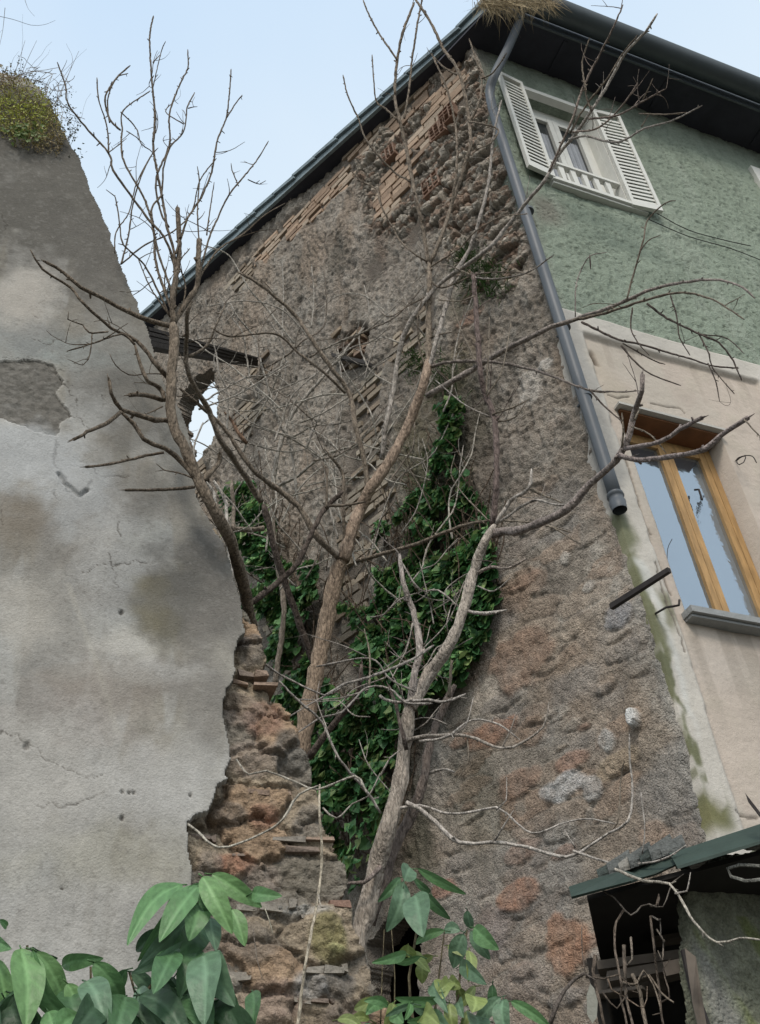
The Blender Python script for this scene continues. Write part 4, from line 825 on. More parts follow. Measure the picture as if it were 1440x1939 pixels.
def plank(x0, y0, x1, y1, h0, h1, wpx, m='plank', name='plank', dep=.1):
    A, B = at(x0, y0, h0), at(x1, y1, h1); k = np.linalg.norm(A - CAM) / FPX; hh = np.array([0, 0, wpx * k * .5]); dd = nrm(B - A); q = nrm(np.cross(dd, [0, 0, 1])) * dep
    s = MB(); s.hexa([A - hh, B - hh, B - hh + q, A - hh + q, A + hh, B + hh, B + hh + q, A + hh + q]); return s.build(name, M[m], shed)
plank(1135, 1840, 1296, 1818, 5.0, 5.0, 14); plank(1150, 1862, 1300, 1836, 4.9, 4.95, 16); plank(1130, 1875, 1260, 1868, 5.1, 5.1, 30); plank(1262, 1848, 1296, 1840, 4.8, 4.8, 22); plank(1240, 1790, 1296, 1782, 5.2, 5.2, 8); plank(1130, 1884, 1222, 1873, 4.75, 4.7, 5, dep=.04)
s = MB(); A, B = at(1296, 1800, 4.6), at(1345, 1960, 4.5); s.tube([A, at(1312, 1870, 4.58), B], [.016, .016, .016], 6, (.06, .06, .06)); s.build('door_post', M['iron'], shed)
sheet('metal_flap', [(1297, 1795, 4.5), (1318, 1812, 4.5), (1338, 1939, 4.45), (1330, 1980, 4.45), (1312, 1900, 4.45)], M['plank'], .008, 'pale bent metal flap beside the doorway')
s = MB(); pts, _ = crom([at(1440, 1640, 4.4), at(1400, 1638, 4.4), at(1378, 1645, 4.4), at(1385, 1660, 4.4), at(1412, 1668, 4.4), at(1450, 1664, 4.4)], .03); s.tube(pts, [.007] * len(pts), 6, (.2, .2, .18)); s.build('cable_loop', M['bark'], shed)
plank(1415, 1512, 1460, 1570, 4.3, 4.3, 14, 'iron', 'iron_strap', .02)
# ------------------------------------------------------------------ trees
BK = (.155, .125, .108)
def limb(mb, pts, r0, r1, h0, h1, col=BK, wob=.012, n=None, spurs=True, stub=False, noend=False):
    """pts: sight points along the limb; r in photo pixels; h0,h1: level distance from the viewer in metres"""
    m = len(pts); L = [0]
    for (a, b), (c, d) in zip(pts[:-1], pts[1:]): L.append(L[-1] + math.hypot(c - a, d - b))
    if isinstance(h0, (list, tuple)): W = [at(x, y, h) for (x, y), h in zip(pts, h0)]
    else: W = [at(x, y, h0 + (h1 - h0) * l / L[-1]) for (x, y), l in zip(pts, L)]
    # natural wander in depth, so the limb is not flat
    ph = random.uniform(0, 6)
    W = [p + AY * (.02 if isinstance(h0, (list, tuple)) else .06) * math.sin(ph + 2.1 * i) * (0 < i < m - 1) for i, p in enumerate(W)]
    P, par = crom(W, .035 if r0 < 5 else .05)
    sc_ = lambda p: np.linalg.norm(p - CAM) / FPX
    rad = []; out = []
    for p, t in zip(P, par):
        j = 0 if t in (0, 1.0) else 1
        rr = (r0 + (r1 - r0) * t) * sc_(p) * (.90 if r0 > 10 else .80); out.append(p + rv(min(.0018, rr * .16)) * j); rad.append(max(.0016, rr * (1 + .12 * random.uniform(-1, 1))))
    if not stub: rad[-1] *= .6
    k = random.uniform(.85, 1.15) * (1.28 if r0 > 4.5 else 1.1); c = tuple(q * k for q in col)
    mb.tube(out, rad, n or (10 if r0 > 9 else 7 if r0 > 3 else 5), c, .06)
    if spurs:                                     # buds and short spurs
        for i in range(2, len(out) - 1):
            if rad[i] < .02 and random.random() < .30:
                d = nrm(nrm(out[i + 1] - out[i]) * .8 + rv(.6)); l = random.uniform(.008, .028); mb.tube([out[i], out[i] + d * (l + rad[i])], [rad[i] * .7, rad[i] * .45], 4, c)
    if stub:
        for _ in range(4): q = nrm(out[-1] - out[-2]); o_ = rv(.4) * rad[-1] * .8; mb.tube([out[-1] + o_ - q * .01, out[-1] + o_ + q * random.uniform(.01, .05)], [rad[-1] * .45, rad[-1] * .12], 5, c)
    return out, rad
def twigs(mb, out, rad, num, l0=.12, l1=.42, col=BK, up=.5, spread=.8, r=.0038):
    for _ in range(num):
        i = random.randrange(max(1, len(out) // 5), len(out)); d = nrm(nrm(out[i] - out[i - 1]) * .6 + np.array([0, 0, up]) + rv(spread) * np.array([1, .6, 1])); L = random.uniform(l0, l1); m = int(L / .03) + 3; pts = [out[i]]
        bend = rv(.06) + np.array([0, 0, .03])
        for k in range(m): d = nrm(d + bend + rv(.05)); pts.append(pts[-1] + d * L / m)
        r_ = min(r, rad[i] * .8); mb.tube(pts, [r_ * (1 - .6 * k / m) for k in range(m + 1)], 4, col)
        if L > .22:
            j = m // 2; d2 = nrm(pts[j] - pts[j - 1] + rv(.6)); q = [pts[j]]
            for k in range(4): d2 = nrm(d2 + rv(.12) + np.array([0, 0, .05])); q.append(q[-1] + d2 * L * .09)
            mb.tube(q, [r_ * .7, r_ * .6, r_ * .5, r_ * .4, r_ * .35], 4, col)
def tree(name, base, label, trunk, limbs, fine, group, tw=0, col=BK, wild=0):
    t = thing(name, tuple(base), label, 'tree', group)
    mb = MB(); roots = []
    for a in trunk: roots.append(limb(mb, *a[:5], col=a[5] if len(a) > 5 else col))
    mb.build('trunk', M['bark'], t, True)
    for a in limbs:
        mb = MB(); kw = a[5] if len(a) > 5 else {}
        kw = dict(kw); c = kw.pop('col', col); nt_ = kw.pop('tw', None)
        o, r = limb(mb, *a[:5], col=c, **kw)
        twigs(mb, o, r, tw if nt_ is None else nt_, col=c); mb.build('branch', M['bark'], t, True)
    mb = MB()
    for a in fine:
        kw = dict(a[5]) if len(a) > 5 else {}; c = kw.pop('col', col); nt_ = kw.pop('tw', 1)
        o, r = limb(mb, *a[:5], col=c, **kw); twigs(mb, o, r, nt_, .05, .22, col=c, r=.0025)
    if fine: x = mb.build('twigs', M['bark'], t, True); x['kind'] = 'stuff'
    return t
ST = dict(stub=True, tw=0); GR = 'bare trees growing between the walls'
SK = (.10, .085, .085); PALE = (.30, .27, .24); DKB = (.085, .068, .058)
# --- left tree, leaning over the cement wall
trA = ([[(492, 1330), (484, 1240), (472, 1150), (455, 1090), (435, 1020), (405, 960), (378, 915), (355, 860), (335, 815), (322, 785), (325, 740), (328, 690), (330, 640), (328, 612)], 13, 9.5, [5.2, 5.0, 4.7, 4.42, 4.15, 4.02, 3.97, 3.95, 3.95, 3.95, 3.95, 3.95, 3.95, 3.95], 4.0],)
gA = at(495, 1400, 5.2)
lA = [([(328, 616), (332, 560), (336, 480), (337, 395)], 8, 5, 4.0, 4.0, ST), ([(330, 612), (350, 575), (372, 540), (380, 500), (377, 455)], 7, 6, 4.0, 4.05, ST),
 ([(328, 618), (290, 608), (245, 590), (200, 570), (160, 545), (120, 515), (88, 497)], 6, 3.5, 4.0, 3.8, ST),
 ([(318, 715), (305, 695), (255, 645), (210, 622), (165, 575), (130, 545), (80, 510), (58, 473)], 5.5, 2, 4.0, 3.7),
 ([(312, 758), (300, 735), (285, 720), (265, 690), (255, 650)], 5.5, 4, 4.0, 3.9), ([(255, 652), (230, 634), (215, 637), (175, 652), (127, 665)], 3, 1.6, 3.85, 3.7),
 ([(308, 758), (275, 748), (246, 748)], 6, 5, 4.0, 3.85, ST), ([(322, 797), (290, 792), (250, 785), (230, 776), (218, 745), (207, 720)], 6.5, 4, 4.0, 3.7, ST),
 ([(229, 780), (200, 800), (165, 820), (140, 832)], 5, 4, 3.8, 3.6, ST), ([(368, 905), (345, 880), (310, 850), (280, 830), (250, 805), (229, 780)], 6, 5, 3.97, 3.8, dict(tw=0)),
 ([(310, 857), (270, 865), (215, 877), (163, 884)], 3.6, 3, 3.95, 3.7, ST), ([(368, 922), (340, 925), (315, 930), (238, 928)], 4.2, 3.5, 3.97, 3.8, ST),
 ([(380, 918), (400, 895), (412, 875), (416, 860)], 6, 5, 3.98, 4.0, ST),
 # wands against the sky
 ([(320, 595), (300, 555), (270, 500), (240, 465), (225, 425), (215, 370), (201, 359)], 2.6, 1.2, 4.0, 3.9, dict(tw=2)),
 ([(327, 592), (300, 500), (292, 440), (270, 375), (240, 310), (230, 270), (228, 245), (238, 212), (285, 172)], 3.2, 1.3, 4.0, 4.3, dict(tw=1)),
 ([(228, 246), (210, 230), (201, 210), (205, 185), (220, 145), (247, 124)], 2.6, 1.6, 4.2, 4.3, dict(tw=0)), ([(208, 232), (200, 205), (207, 180), (225, 150), (243, 139)], 1.8, 1.2, 4.2, 4.3, dict(tw=0)),
 ([(331, 575), (327, 500), (315, 450), (280, 415), (250, 375), (220, 325), (205, 290), (165, 245), (135, 200), (122, 160), (109, 118)], 3.4, 1.5, 4.0, 4.0, dict(tw=3)),
 ([(206, 290), (200, 240), (192, 190), (184, 147)], 1.9, 1.3, 4.0, 4.0, dict(tw=0)),
 ([(333, 560), (330, 480), (320, 430), (305, 380), (298, 325), (294, 280), (290, 215), (288, 150), (287, 75), (291, 30)], 3.6, 1.6, 4.0, 4.2, dict(tw=4)),
 ([(320, 430), (305, 400), (300, 340), (318, 270), (322, 215), (345, 160), (353, 125), (356, 94)], 2.6, 1.5, 4.1, 4.2, dict(tw=2)),
 ([(328, 560), (300, 470), (290, 400), (302, 365), (312, 320), (325, 280), (345, 245), (357, 205), (369, 175)], 2.8, 1.3, 4.0, 4.1, dict(tw=4)),
 ([(333, 480), (345, 440), (360, 415), (380, 370), (400, 325), (415, 270), (427, 220), (434, 175), (438, 131)], 2.8, 1.5, 4.0, 4.2, dict(tw=2)), ([(430, 222), (445, 197), (459, 180)], 1.8, 1.2, 4.15, 4.2, dict(tw=0)),
 ([(375, 530), (385, 500), (400, 450), (410, 410), (435, 370), (465, 335), (485, 300), (509, 267)], 2.8, 1.3, 4.05, 4.2, dict(tw=3)), ([(376, 530), (415, 475), (460, 440), (500, 410), (540, 385)], 2.6, 1.2, 4.05, 4.3, dict(tw=3)),
 ([(378, 470), (377, 400), (374, 340), (374, 315)], 2, 1.2, 4.05, 4.1, dict(tw=1)), ([(392, 445), (395, 400), (406, 345)], 1.8, 1.1, 4.1, 4.1, dict(tw=0)),
 ([(230, 500), (280, 465), (325, 440), (360, 400), (382, 345), (410, 300)], 2, 1.3, 4.1, 4.1, dict(tw=2)), ([(230, 500), (242, 440), (250, 385), (275, 330), (292, 285)], 2.2, 1.2, 4.1, 4.1, dict(tw=1)),
 ([(218, 480), (222, 440), (240, 400), (262, 350), (285, 300), (300, 280)], 1.6, 1.1, 4.1, 4.1, dict(tw=1)),
 ([(322, 600), (290, 545), (262, 490)], 2, 1.2, 4.0, 4.0, dict(tw=2)), ([(345, 590), (350, 540), (345, 500), (360, 470)], 2.2, 1.2, 4.0, 4.1, dict(tw=2)), ([(326, 590), (310, 540), (315, 505)], 2, 1.2, 4.0, 4.1, dict(tw=2))]
fA = [([(205, 628), (175, 630), (150, 615), (131, 605), (130, 590)], 2.2, 1.3, 3.8, 3.7), ([(175, 632), (178, 655), (170, 680), (150, 692), (128, 680)], 1.5, 1, 3.8, 3.7), ([(365, 905), (330, 897), (312, 890), (296, 878)], 2.2, 1.4, 3.97, 3.9), ([(318, 710), (280, 708), (243, 710), (225, 690), (208, 670)], 1.6, 1.1, 4.0, 3.9),
 ([(308, 770), (285, 780), (272, 786)], 1.8, 1.2, 4, 3.9), ([(288, 175), (302, 90 + 5), (314, 78)], 1.2, .9, 4.2, 4.2), ([(290, 118), (303, 104)], 1.2, .9, 4.2, 4.2), ([(348, 235), (318, 215), (330, 192)], 1.4, 1, 4.1, 4.2), ([(452, 352), (438, 320), (438, 309)], 1.5, 1, 4.1, 4.2), ([(470, 340), (490, 347), (504, 342)], 1.4, 1, 4.15, 4.2), ([(357, 205), (365, 200), (374, 202)], 1.3, 1, 4.1, 4.1),
 ([(205, 290), (220, 275), (240, 262)], 1.3, .9, 4, 4), ([(240, 248), (262, 262), (275, 275)], 1.2, .9, 4.2, 4.2), ([(229, 212), (255, 240), (272, 275), (290, 290), (300, 330)], 1.5, 1, 4.2, 4.2)]
tree('bare_tree', zz(gA, 0), 'leftmost bare tree leaning over the cement wall with sawn-off stubs', [tuple(x) for x in trA], lA, fA, GR, 2, (.13, .105, .08))
# --- middle tree
trB = (([(560, 1500), (577, 1386), (598, 1282), (632, 1108), (650, 1056)], 21, 14, 5.9, 5.7, (.25, .19, .14)), ([(650, 1062), (668, 1000), (682, 965), (705, 920), (740, 870), (775, 800), (803, 725), (812, 680)], 14.5, 8.5, 5.7, 5.5, (.25, .19, .145)))
PB = dict(col=(.21, .17, .145))
lB = [([(812, 700), (812, 600), (814, 540), (813, 492)], 8, 5.5, 5.5, 5.4), ([(814, 500), (838, 445), (858, 380), (880, 315), (891, 275), (888, 225), (880, 175), (865, 130), (840, 90), (820, 50), (800, 20), (780, -12)], 5, 2.6, 5.4, 5.1, dict(tw=2)),
 ([(811, 498), (802, 440), (790, 385), (775, 310), (765, 260), (755, 220), (748, 180), (752, 115), (765, 60), (785, 5)], 5, 2.6, 5.4, 5.1, dict(tw=2)), ([(766, 224), (775, 170), (780, 115), (790, 55), (800, -5)], 2.8, 2, 5.2, 5.1), ([(752, 114), (735, 90), (720, 65), (700, 30), (688, 0)], 2.4, 1.6, 5.1, 5.0, dict(tw=0)),
 ([(752, 226), (730, 205), (713, 191), (709, 155), (705, 104)], 2.2, 1.4, 5.2, 5.1, dict(tw=0)), ([(778, 344), (747, 324), (713, 291), (691, 260), (678, 222), (660, 184), (650, 142)], 2.5, 1.6, 5.3, 5.1, dict(tw=0)), ([(812, 497), (790, 485), (760, 458), (740, 424), (722, 389), (713, 358), (684, 342), (664, 322)], 2.5, 1.5, 5.4, 5.3),
 ([(889, 232), (907, 198), (913, 149), (904, 122), (889, 74)], 3, 1.8, 5.1, 5.0, dict(tw=0)), ([(912, 149), (935, 135), (960, 100)], 2, 1.5, 5.0, 4.9, dict(tw=0)), ([(888, 230), (918, 238), (944, 244), (930, 270), (895, 285)], 2.4, 1.5, 5.1, 5.0, dict(tw=1)), ([(865, 142), (840, 127), (818, 104)], 2.2, 1.4, 5.0, 5.0, dict(tw=0)),
 ([(816, 494), (840, 440), (855, 390), (865, 320), (865, 260), (860, 220), (845, 165), (820, 107)], 3.5, 1.8, 5.4, 5.1, dict(tw=3)),
 ([(724, 870), (733, 800), (745, 740), (760, 650), (790, 590), (830, 540), (862, 516), (920, 475), (960, 430), (1000, 380), (1030, 345), (1060, 290), (1090, 255), (1120, 210), (1155, 155), (1185, 100), (1220, 65), (1245, 26)], 6.5, 2.4, 5.8, 4.6, dict(col=PALE, tw=6)),
 ([(1040, 325), (1080, 235), (1105, 165), (1135, 105), (1160, 55), (1180, 9)], 3, 1.8, 5.0, 4.6, PB), ([(1110, 175), (1105, 115), (1117, 71)], 2.2, 1.4, 4.8, 4.7, dict(tw=0)), ([(1080, 252), (1110, 200), (1150, 150), (1175, 108), (1208, 66)], 2.5, 1.6, 4.9, 4.6, dict(tw=0)),
 ([(1085, 250), (1125, 247), (1160, 220), (1190, 185), (1208, 156)], 2.4, 1.5, 4.9, 4.7, PB), ([(1078, 264), (1110, 258), (1170, 267), (1220, 245), (1270, 230), (1330, 200)], 3, 1.6, 4.9, 4.5, dict(col=PALE, tw=0)), ([(1115, 225), (1170, 217), (1215, 195), (1262, 168)], 2.6, 1.5, 4.8, 4.6, PB), ([(1215, 195), (1225, 175), (1237, 148)], 1.8, 1.2, 4.7, 4.6, dict(tw=0)), ([(1120, 210), (1112, 185), (1108, 160)], 2, 1.3, 4.8, 4.7, dict(tw=0)), ([(1210, 215), (1260, 217), (1300, 213)], 1.8, 1.2, 4.7, 4.6, dict(tw=0)),
 ([(862, 516), (885, 480), (905, 425), (925, 349), (931, 293), (936, 250), (950, 190)], 5, 2, 5.4, 5.3, dict(col=PALE, tw=4)), ([(862, 515), (845, 580), (828, 640), (812, 700)], 6, 5, 5.45, 5.5, dict(col=PALE, tw=2)),
 ([(645, 1060), (600, 1010), (565, 960), (520, 925), (480, 885), (430, 820), (395, 785), (340, 735)], 8, 4, 5.7, 4.9, dict(tw=4)), ([(651, 1055), (652, 950), (648, 900), (630, 868), (615, 850)], 4.5, 3, 5.7, 5.5), ([(470, 1146), (490, 1130), (525, 1105), (565, 1065), (600, 990), (620, 960), (650, 930)], 8.5, 5, 5.4, 5.4, dict(col=DKB, tw=0)),
 ([(618, 962), (620, 900), (610, 875)], 3.5, 2.5, 5.4, 5.4, dict(tw=0)), ([(625, 958), (660, 958), (692, 950)], 3.5, 3, 5.4, 5.5, dict(tw=0)),
 ([(675, 1062), (720, 1050), (795, 1025), (870, 1000), (928, 985)], 5.5, 3.5, 5.7, 5.2, dict(tw=3)), ([(697, 930), (690, 870), (675, 810), (660, 745), (630, 700), (590, 640), (560, 600), (520, 560), (480, 530), (450, 515)], 7, 3, 5.6, 5.0, dict(tw=5)), ([(655, 745), (615, 705), (565, 670), (520, 632), (440, 637), (400, 620)], 3.4, 2, 5.5, 5.0, dict(tw=3)),
 ([(808, 750), (860, 720), (920, 685), (970, 655), (1030, 625), (1090, 605), (1145, 585), (1195, 565), (1245, 545), (1335, 530), (1395, 540), (1430, 565)], 8, 2, 5.5, 4.7, dict(col=(.22, .19, .17), tw=0)), ([(1085, 607), (1150, 592), (1210, 572), (1280, 555), (1350, 565), (1410, 605)], 4, 1.6, 5.0, 4.7, dict(tw=2)), ([(1226, 575), (1269, 603), (1321, 632), (1360, 649), (1391, 679), (1405, 720)], 2.8, 1.7, 4.9, 4.7, dict(col=DKB, tw=0)), ([(1324, 633), (1339, 670), (1354, 697), (1391, 746)], 2, 1.3, 4.8, 4.7, dict(col=DKB, tw=0)), ([(1341, 688), (1352, 725), (1363, 760)], 1.8, 1.2, 4.75, 4.7, dict(col=DKB, tw=1)),
 ([(1324, 633), (1380, 640), (1410, 670)], 1.6, 1, 4.8, 4.7, dict(col=DKB, tw=0)), ([(1198, 583), (1198, 621), (1208, 650), (1230, 673)], 2, 1.3, 4.9, 4.8, dict(col=DKB, tw=0)), ([(1270, 560), (1278, 600), (1290, 640), (1307, 673)], 2, 1.3, 4.8, 4.7, dict(col=DKB, tw=1)), ([(1102, 610), (1168, 642), (1214, 652), (1260, 665), (1305, 679), (1351, 693), (1400, 697)], 3, 1.7, 5.0, 4.8, dict(col=DKB, tw=0)), ([(1180, 650), (1240, 682), (1260, 690)], 2, 1.3, 4.9, 4.85, dict(col=DKB, tw=0)), ([(1177, 655), (1214, 694), (1241, 713), (1290, 730)], 2.4, 1.4, 4.9, 4.8, dict(col=DKB, tw=0)),
 ([(1187, 570), (1200, 520), (1215, 460), (1230, 415), (1260, 385), (1280, 380)], 2.4, 1.3, 4.9, 4.8, dict(tw=0)), ([(1213, 475), (1230, 455), (1251, 445)], 1.6, 1.1, 4.85, 4.8, dict(tw=0)), ([(1090, 600), (1090, 545), (1103, 510), (1117, 485), (1150, 478)], 1.8, 1.1, 5.0, 4.9, dict(col=PALE, tw=0)), ([(1117, 484), (1119, 510)], 2, 1.4, 4.95, 4.95, dict(col=DKB, tw=0)),
 ([(815, 695), (855, 685), (930, 685), (1000, 698), (1045, 712), (1110, 737), (1170, 743), (1210, 740)], 4.5, 1.6, 5.5, 4.9, dict(col=(.20, .17, .15), tw=1)), ([(1118, 740), (1145, 770), (1180, 800)], 2.4, 1.6, 5.0, 4.8, dict(col=DKB, tw=0)),
 ([(496, 950), (485, 940), (450, 880), (420, 830), (393, 779), (372, 737), (360, 706), (348, 668), (354, 633), (358, 591), (364, 570)], 8, 5, 5.6, 4.3, dict(tw=5)), ([(606, 1290), (565, 1170), (525, 1050), (500, 955)], 8, 8, 6.2, 5.6, dict(col=DKB, tw=0)),
 ([(584, 1435), (622, 1386), (657, 1344), (681, 1300), (685, 1258)], 9, 4, 5.7, 5.3, dict(col=DKB, stub=True, tw=1)), ([(358, 675), (389, 654), (414, 614), (429, 572)], 3.5, 2, 4.5, 4.5, dict(tw=2))]
fB = [([(811, 705), (795, 660), (792, 600), (802, 560)], 2, 1.2, 5.5, 5.4), ([(812, 560), (780, 575), (740, 600), (720, 590)], 1.8, 1.1, 5.5, 5.4), ([(812, 640), (850, 630), (890, 632)], 1.8, 1.1, 5.5, 5.3), ([(812, 530), (840, 545), (900, 520), (960, 515), (1010, 520)], 2.2, 1.2, 5.4, 5.2), ([(816, 505), (870, 470), (900, 440), (950, 410), (1000, 405)], 2.2, 1.2, 5.4, 5.1), ([(1215, 240), (1230, 215)], 1.4, 1, 4.7, 4.7)]
gB = at(560, 1560, 5.9)
tree('bare_tree', zz(gB, 0), 'middle bare tree with a brown forked trunk in front of the side wall', trB, lB, fB, GR, 4, (.17, .14, .11))
# --- right tree
trC = (([(655, 1860), (690, 1740), (712, 1650), (735, 1560), (758, 1480), (768, 1400), (778, 1330)], 21, 13.5, 5.0, 4.9, (.26, .225, .19)), ([(776, 1340), (815, 1280), (850, 1220), (875, 1165), (898, 1085), (918, 1022), (937, 995)], 15, 8.5, 4.9, 4.8, (.28, .245, .21)), ([(700, 1750), (720, 1680), (750, 1600), (780, 1549), (800, 1479), (815, 1404), (838, 1350), (862, 1297)], 14, 7, 5.05, 5.1, (.12, .098, .085)))
PC = dict(col=(.32, .29, .26)); PC0 = dict(col=(.34, .31, .28), tw=0)
lC = [([(778, 1335), (785, 1275), (795, 1225), (782, 1160), (765, 1100), (757, 1050)], 10, 5, 4.9, 4.9, dict(col=(.24, .21, .19), tw=2)), ([(935, 992), (940, 900), (938, 800), (922, 750), (910, 700), (903, 600), (897, 522)], 7.5, 6, 4.8, 4.7, dict(col=(.13, .10, .09), stub=True, tw=7)),
 ([(930, 1012), (955, 1010), (990, 1000), (1070, 965), (1120, 920), (1165, 870), (1185, 840), (1205, 785), (1213, 740), (1217, 710)], 10.5, 4.5, 4.8, 4.1, dict(col=(.20, .17, .155), stub=True, tw=2)), ([(1172, 862), (1210, 873), (1280, 862), (1330, 848), (1370, 828), (1417, 791)], 6.5, 5.5, 4.3, 4.0, dict(col=(.19, .16, .15), stub=True, tw=0)), ([(1186, 849), (1245, 835), (1290, 815), (1330, 791)], 5.5, 5, 4.3, 4.1, dict(col=(.20, .17, .16), stub=True, tw=0)), ([(1410, 795), (1428, 812), (1450, 838)], 2, 1.2, 4.0, 3.9, dict(tw=0)),
 ([(1178, 850), (1180, 815), (1178, 782)], 3.2, 2, 4.3, 4.2, dict(tw=0)), ([(1196, 808), (1230, 822), (1262, 858)], 2.2, 1.4, 4.25, 4.2, dict(tw=0)), ([(1203, 795), (1212, 775)], 3, 2.4, 4.2, 4.2, dict(tw=0)),
 ([(938, 992), (968, 950), (1000, 922), (1007, 888)], 6, 3, 4.8, 4.7, PC), ([(1000, 924), (1030, 940), (1065, 952)], 3.5, 2, 4.75, 4.7, dict(tw=0)), ([(948, 987), (1010, 950), (1050, 953), (1090, 956)], 3.5, 2, 4.8, 4.7, PC0), ([(955, 985), (1030, 990), (1100, 1031)], 2.6, 1.6, 4.8, 4.7, dict(tw=0)), ([(1030, 992), (1083, 1009)], 2.2, 1.8, 4.75, 4.7, dict(tw=0)),
 ([(905, 1085), (930, 1075), (960, 1072), (998, 1057)], 4, 3, 4.85, 4.7, dict(col=(.26, .22, .19), tw=1)), ([(885, 1157), (920, 1157), (960, 1155)], 5, 3.5, 4.85, 4.75, PC0), ([(905, 1110), (935, 1115), (968, 1092)], 2.2, 1.4, 4.85, 4.75, PC0),
 ([(770, 1520), (795, 1536), (820, 1559), (870, 1584), (930, 1599), (1000, 1611), (1070, 1611), (1120, 1606), (1155, 1584), (1185, 1544), (1200, 1499), (1196, 1450), (1192, 1390)], 5.5, 1.8, 4.9, 4.5, PC0), ([(1100, 1607), (1140, 1582), (1165, 1550), (1180, 1480), (1183, 1440)], 2.6, 1.4, 4.7, 4.6, dict(tw=0)), ([(1085, 1611), (1120, 1634), (1170, 1634), (1245, 1619), (1300, 1600)], 3.2, 2, 4.65, 4.4, PC0),
 ([(1165, 1646), (1220, 1664), (1275, 1689), (1310, 1734), (1355, 1779), (1410, 1794), (1445, 1780)], 3.4, 2, 4.3, 4.0, dict(col=(.36, .33, .28), tw=0)), ([(1278, 1692), (1300, 1685), (1308, 1652)], 2.4, 1.4, 4.2, 4.2, PC0), ([(1216, 1620), (1217, 1560), (1214, 1500)], 2, 1.1, 4.5, 4.5, PC0),
 ([(745, 1532), (795, 1531), (860, 1531), (940, 1534), (960, 1545), (1005, 1566), (1070, 1564), (1115, 1556), (1170, 1561)], 3.4, 1.6, 4.9, 4.7, PC0), ([(940, 1534), (957, 1508), (960, 1472)], 2.2, 1.3, 4.8, 4.8, PC0), ([(935, 1594), (950, 1560), (973, 1534)], 2.6, 1.4, 4.8, 4.75, PC0), ([(1090, 1605), (1068, 1570)], 2, 1.2, 4.7, 4.7, PC0),
 ([(770, 1402), (810, 1399), (885, 1396), (950, 1409), (990, 1412), (1030, 1379), (1040, 1329)], 5, 1.7, 4.9, 4.7, dict(col=(.27, .24, .21), tw=1)), ([(795, 1404), (845, 1389), (895, 1371), (945, 1371), (985, 1401)], 3.4, 1.6, 4.9, 4.8, PC0), ([(885, 1398), (886, 1440), (858, 1487)], 2, 1.2, 4.85, 4.85, dict(tw=0)), ([(840, 1398), (880, 1370), (897, 1320)], 2.2, 1.3, 4.9, 4.9, PC0), ([(808, 1467), (840, 1465), (862, 1462)], 3.5, 2.5, 5.1, 5.0, PC0),
 ([(720, 1318), (745, 1325), (800, 1333), (845, 1326), (883, 1314)], 4, 3, 4.8, 4.75, PC0), ([(504, 1258), (528, 1285), (591, 1303), (615, 1313), (650, 1303), (702, 1278), (771, 1251), (822, 1222)], 2.6, 3.2, 4.5, 4.8, PC0), ([(528, 1289), (570, 1330), (608, 1376), (646, 1431), (695, 1497), (722, 1540)], 2.6, 4, 4.5, 4.85, PC0),
 ([(560, 1390), (608, 1365), (650, 1341), (695, 1303), (737, 1310), (771, 1324), (820, 1332)], 2, 3.4, 4.7, 4.8, PC0), ([(770, 1420), (764, 1386), (750, 1334), (737, 1300)], 5.5, 3.5, 4.85, 4.8, dict(col=(.11, .09, .08), stub=True, tw=0)), ([(648, 1302), (600, 1328), (533, 1366)], 2, 1.6, 4.7, 4.6, PC0),
 ([(720, 1642), (690, 1660), (655, 1682), (628, 1712)], 6, 1.5, 4.95, 4.8, dict(col=(.17, .14, .125), tw=0)), ([(757, 1060), (795, 1120), (830, 1118), (870, 1150)], 2.6, 2, 4.9, 4.9, PC), ([(600, 1262), (700, 1250), (740, 1290), (790, 1310)], 2, 2.6, 4.8, 4.8, PC0)]
fC = [([(897, 524), (870, 512), (845, 500)], 2.4, 1.4, 4.7, 4.7), ([(899, 526), (940, 528), (1000, 515), (1050, 482)], 2.6, 1.4, 4.7, 4.6, dict(col=PALE)), ([(900, 560), (870, 570), (830, 568)], 2, 1.2, 4.7, 4.7), ([(922, 750), (950, 700), (968, 612)], 2.2, 1.2, 4.75, 4.7), ([(932, 785), (975, 770), (1003, 756)], 2.4, 1.3, 4.75, 4.7), ([(938, 800), (975, 790), (998, 758)], 2, 1.2, 4.8, 4.7), ([(930, 790), (880, 765), (825, 720)], 2, 1.3, 4.8, 4.8, dict(col=PALE)), ([(905, 690), (880, 640), (862, 590), (855, 560)], 2.4, 1.4, 4.75, 4.8), ([(921, 745), (925, 660), (927, 600)], 2.2, 1.3, 4.75, 4.75),
 ([(925, 985), (880, 940), (855, 900), (862, 860)], 2, 1.1, 4.85, 4.9), ([(720, 1170), (760, 1130), (800, 1120)], 1.8, 1.2, 4.9, 4.9, dict(col=PALE)), ([(800, 1230), (850, 1180), (880, 1100)], 1.6, 1.1, 4.9, 4.9, dict(col=PALE)), ([(782, 1180), (770, 1230), (740, 1290)], 2.2, 1.4, 4.9, 4.9, dict(col=PALE)), ([(620, 1380), (600, 1330), (605, 1290)], 1.6, 1, 4.6, 4.6, dict(col=PALE)), ([(740, 1500), (700, 1440), (680, 1400)], 1.6, 1, 4.7, 4.7, dict(col=PALE)), ([(720, 1470), (740, 1430), (760, 1420)], 2.4, 1.8, 4.8, 4.8, dict(col=PALE)),
 ([(700, 1300), (700, 1240), (690, 1190)], 3, 1.4, 4.8, 4.8), ([(560, 1325), (640, 1320), (700, 1305)], 1.8, 1.6, 4.7, 4.8, dict(col=PALE)), ([(850, 1320), (853, 1280), (855, 1250)], 4, 3, 5, 5)]
gC = at(655, 1900, 5.0)
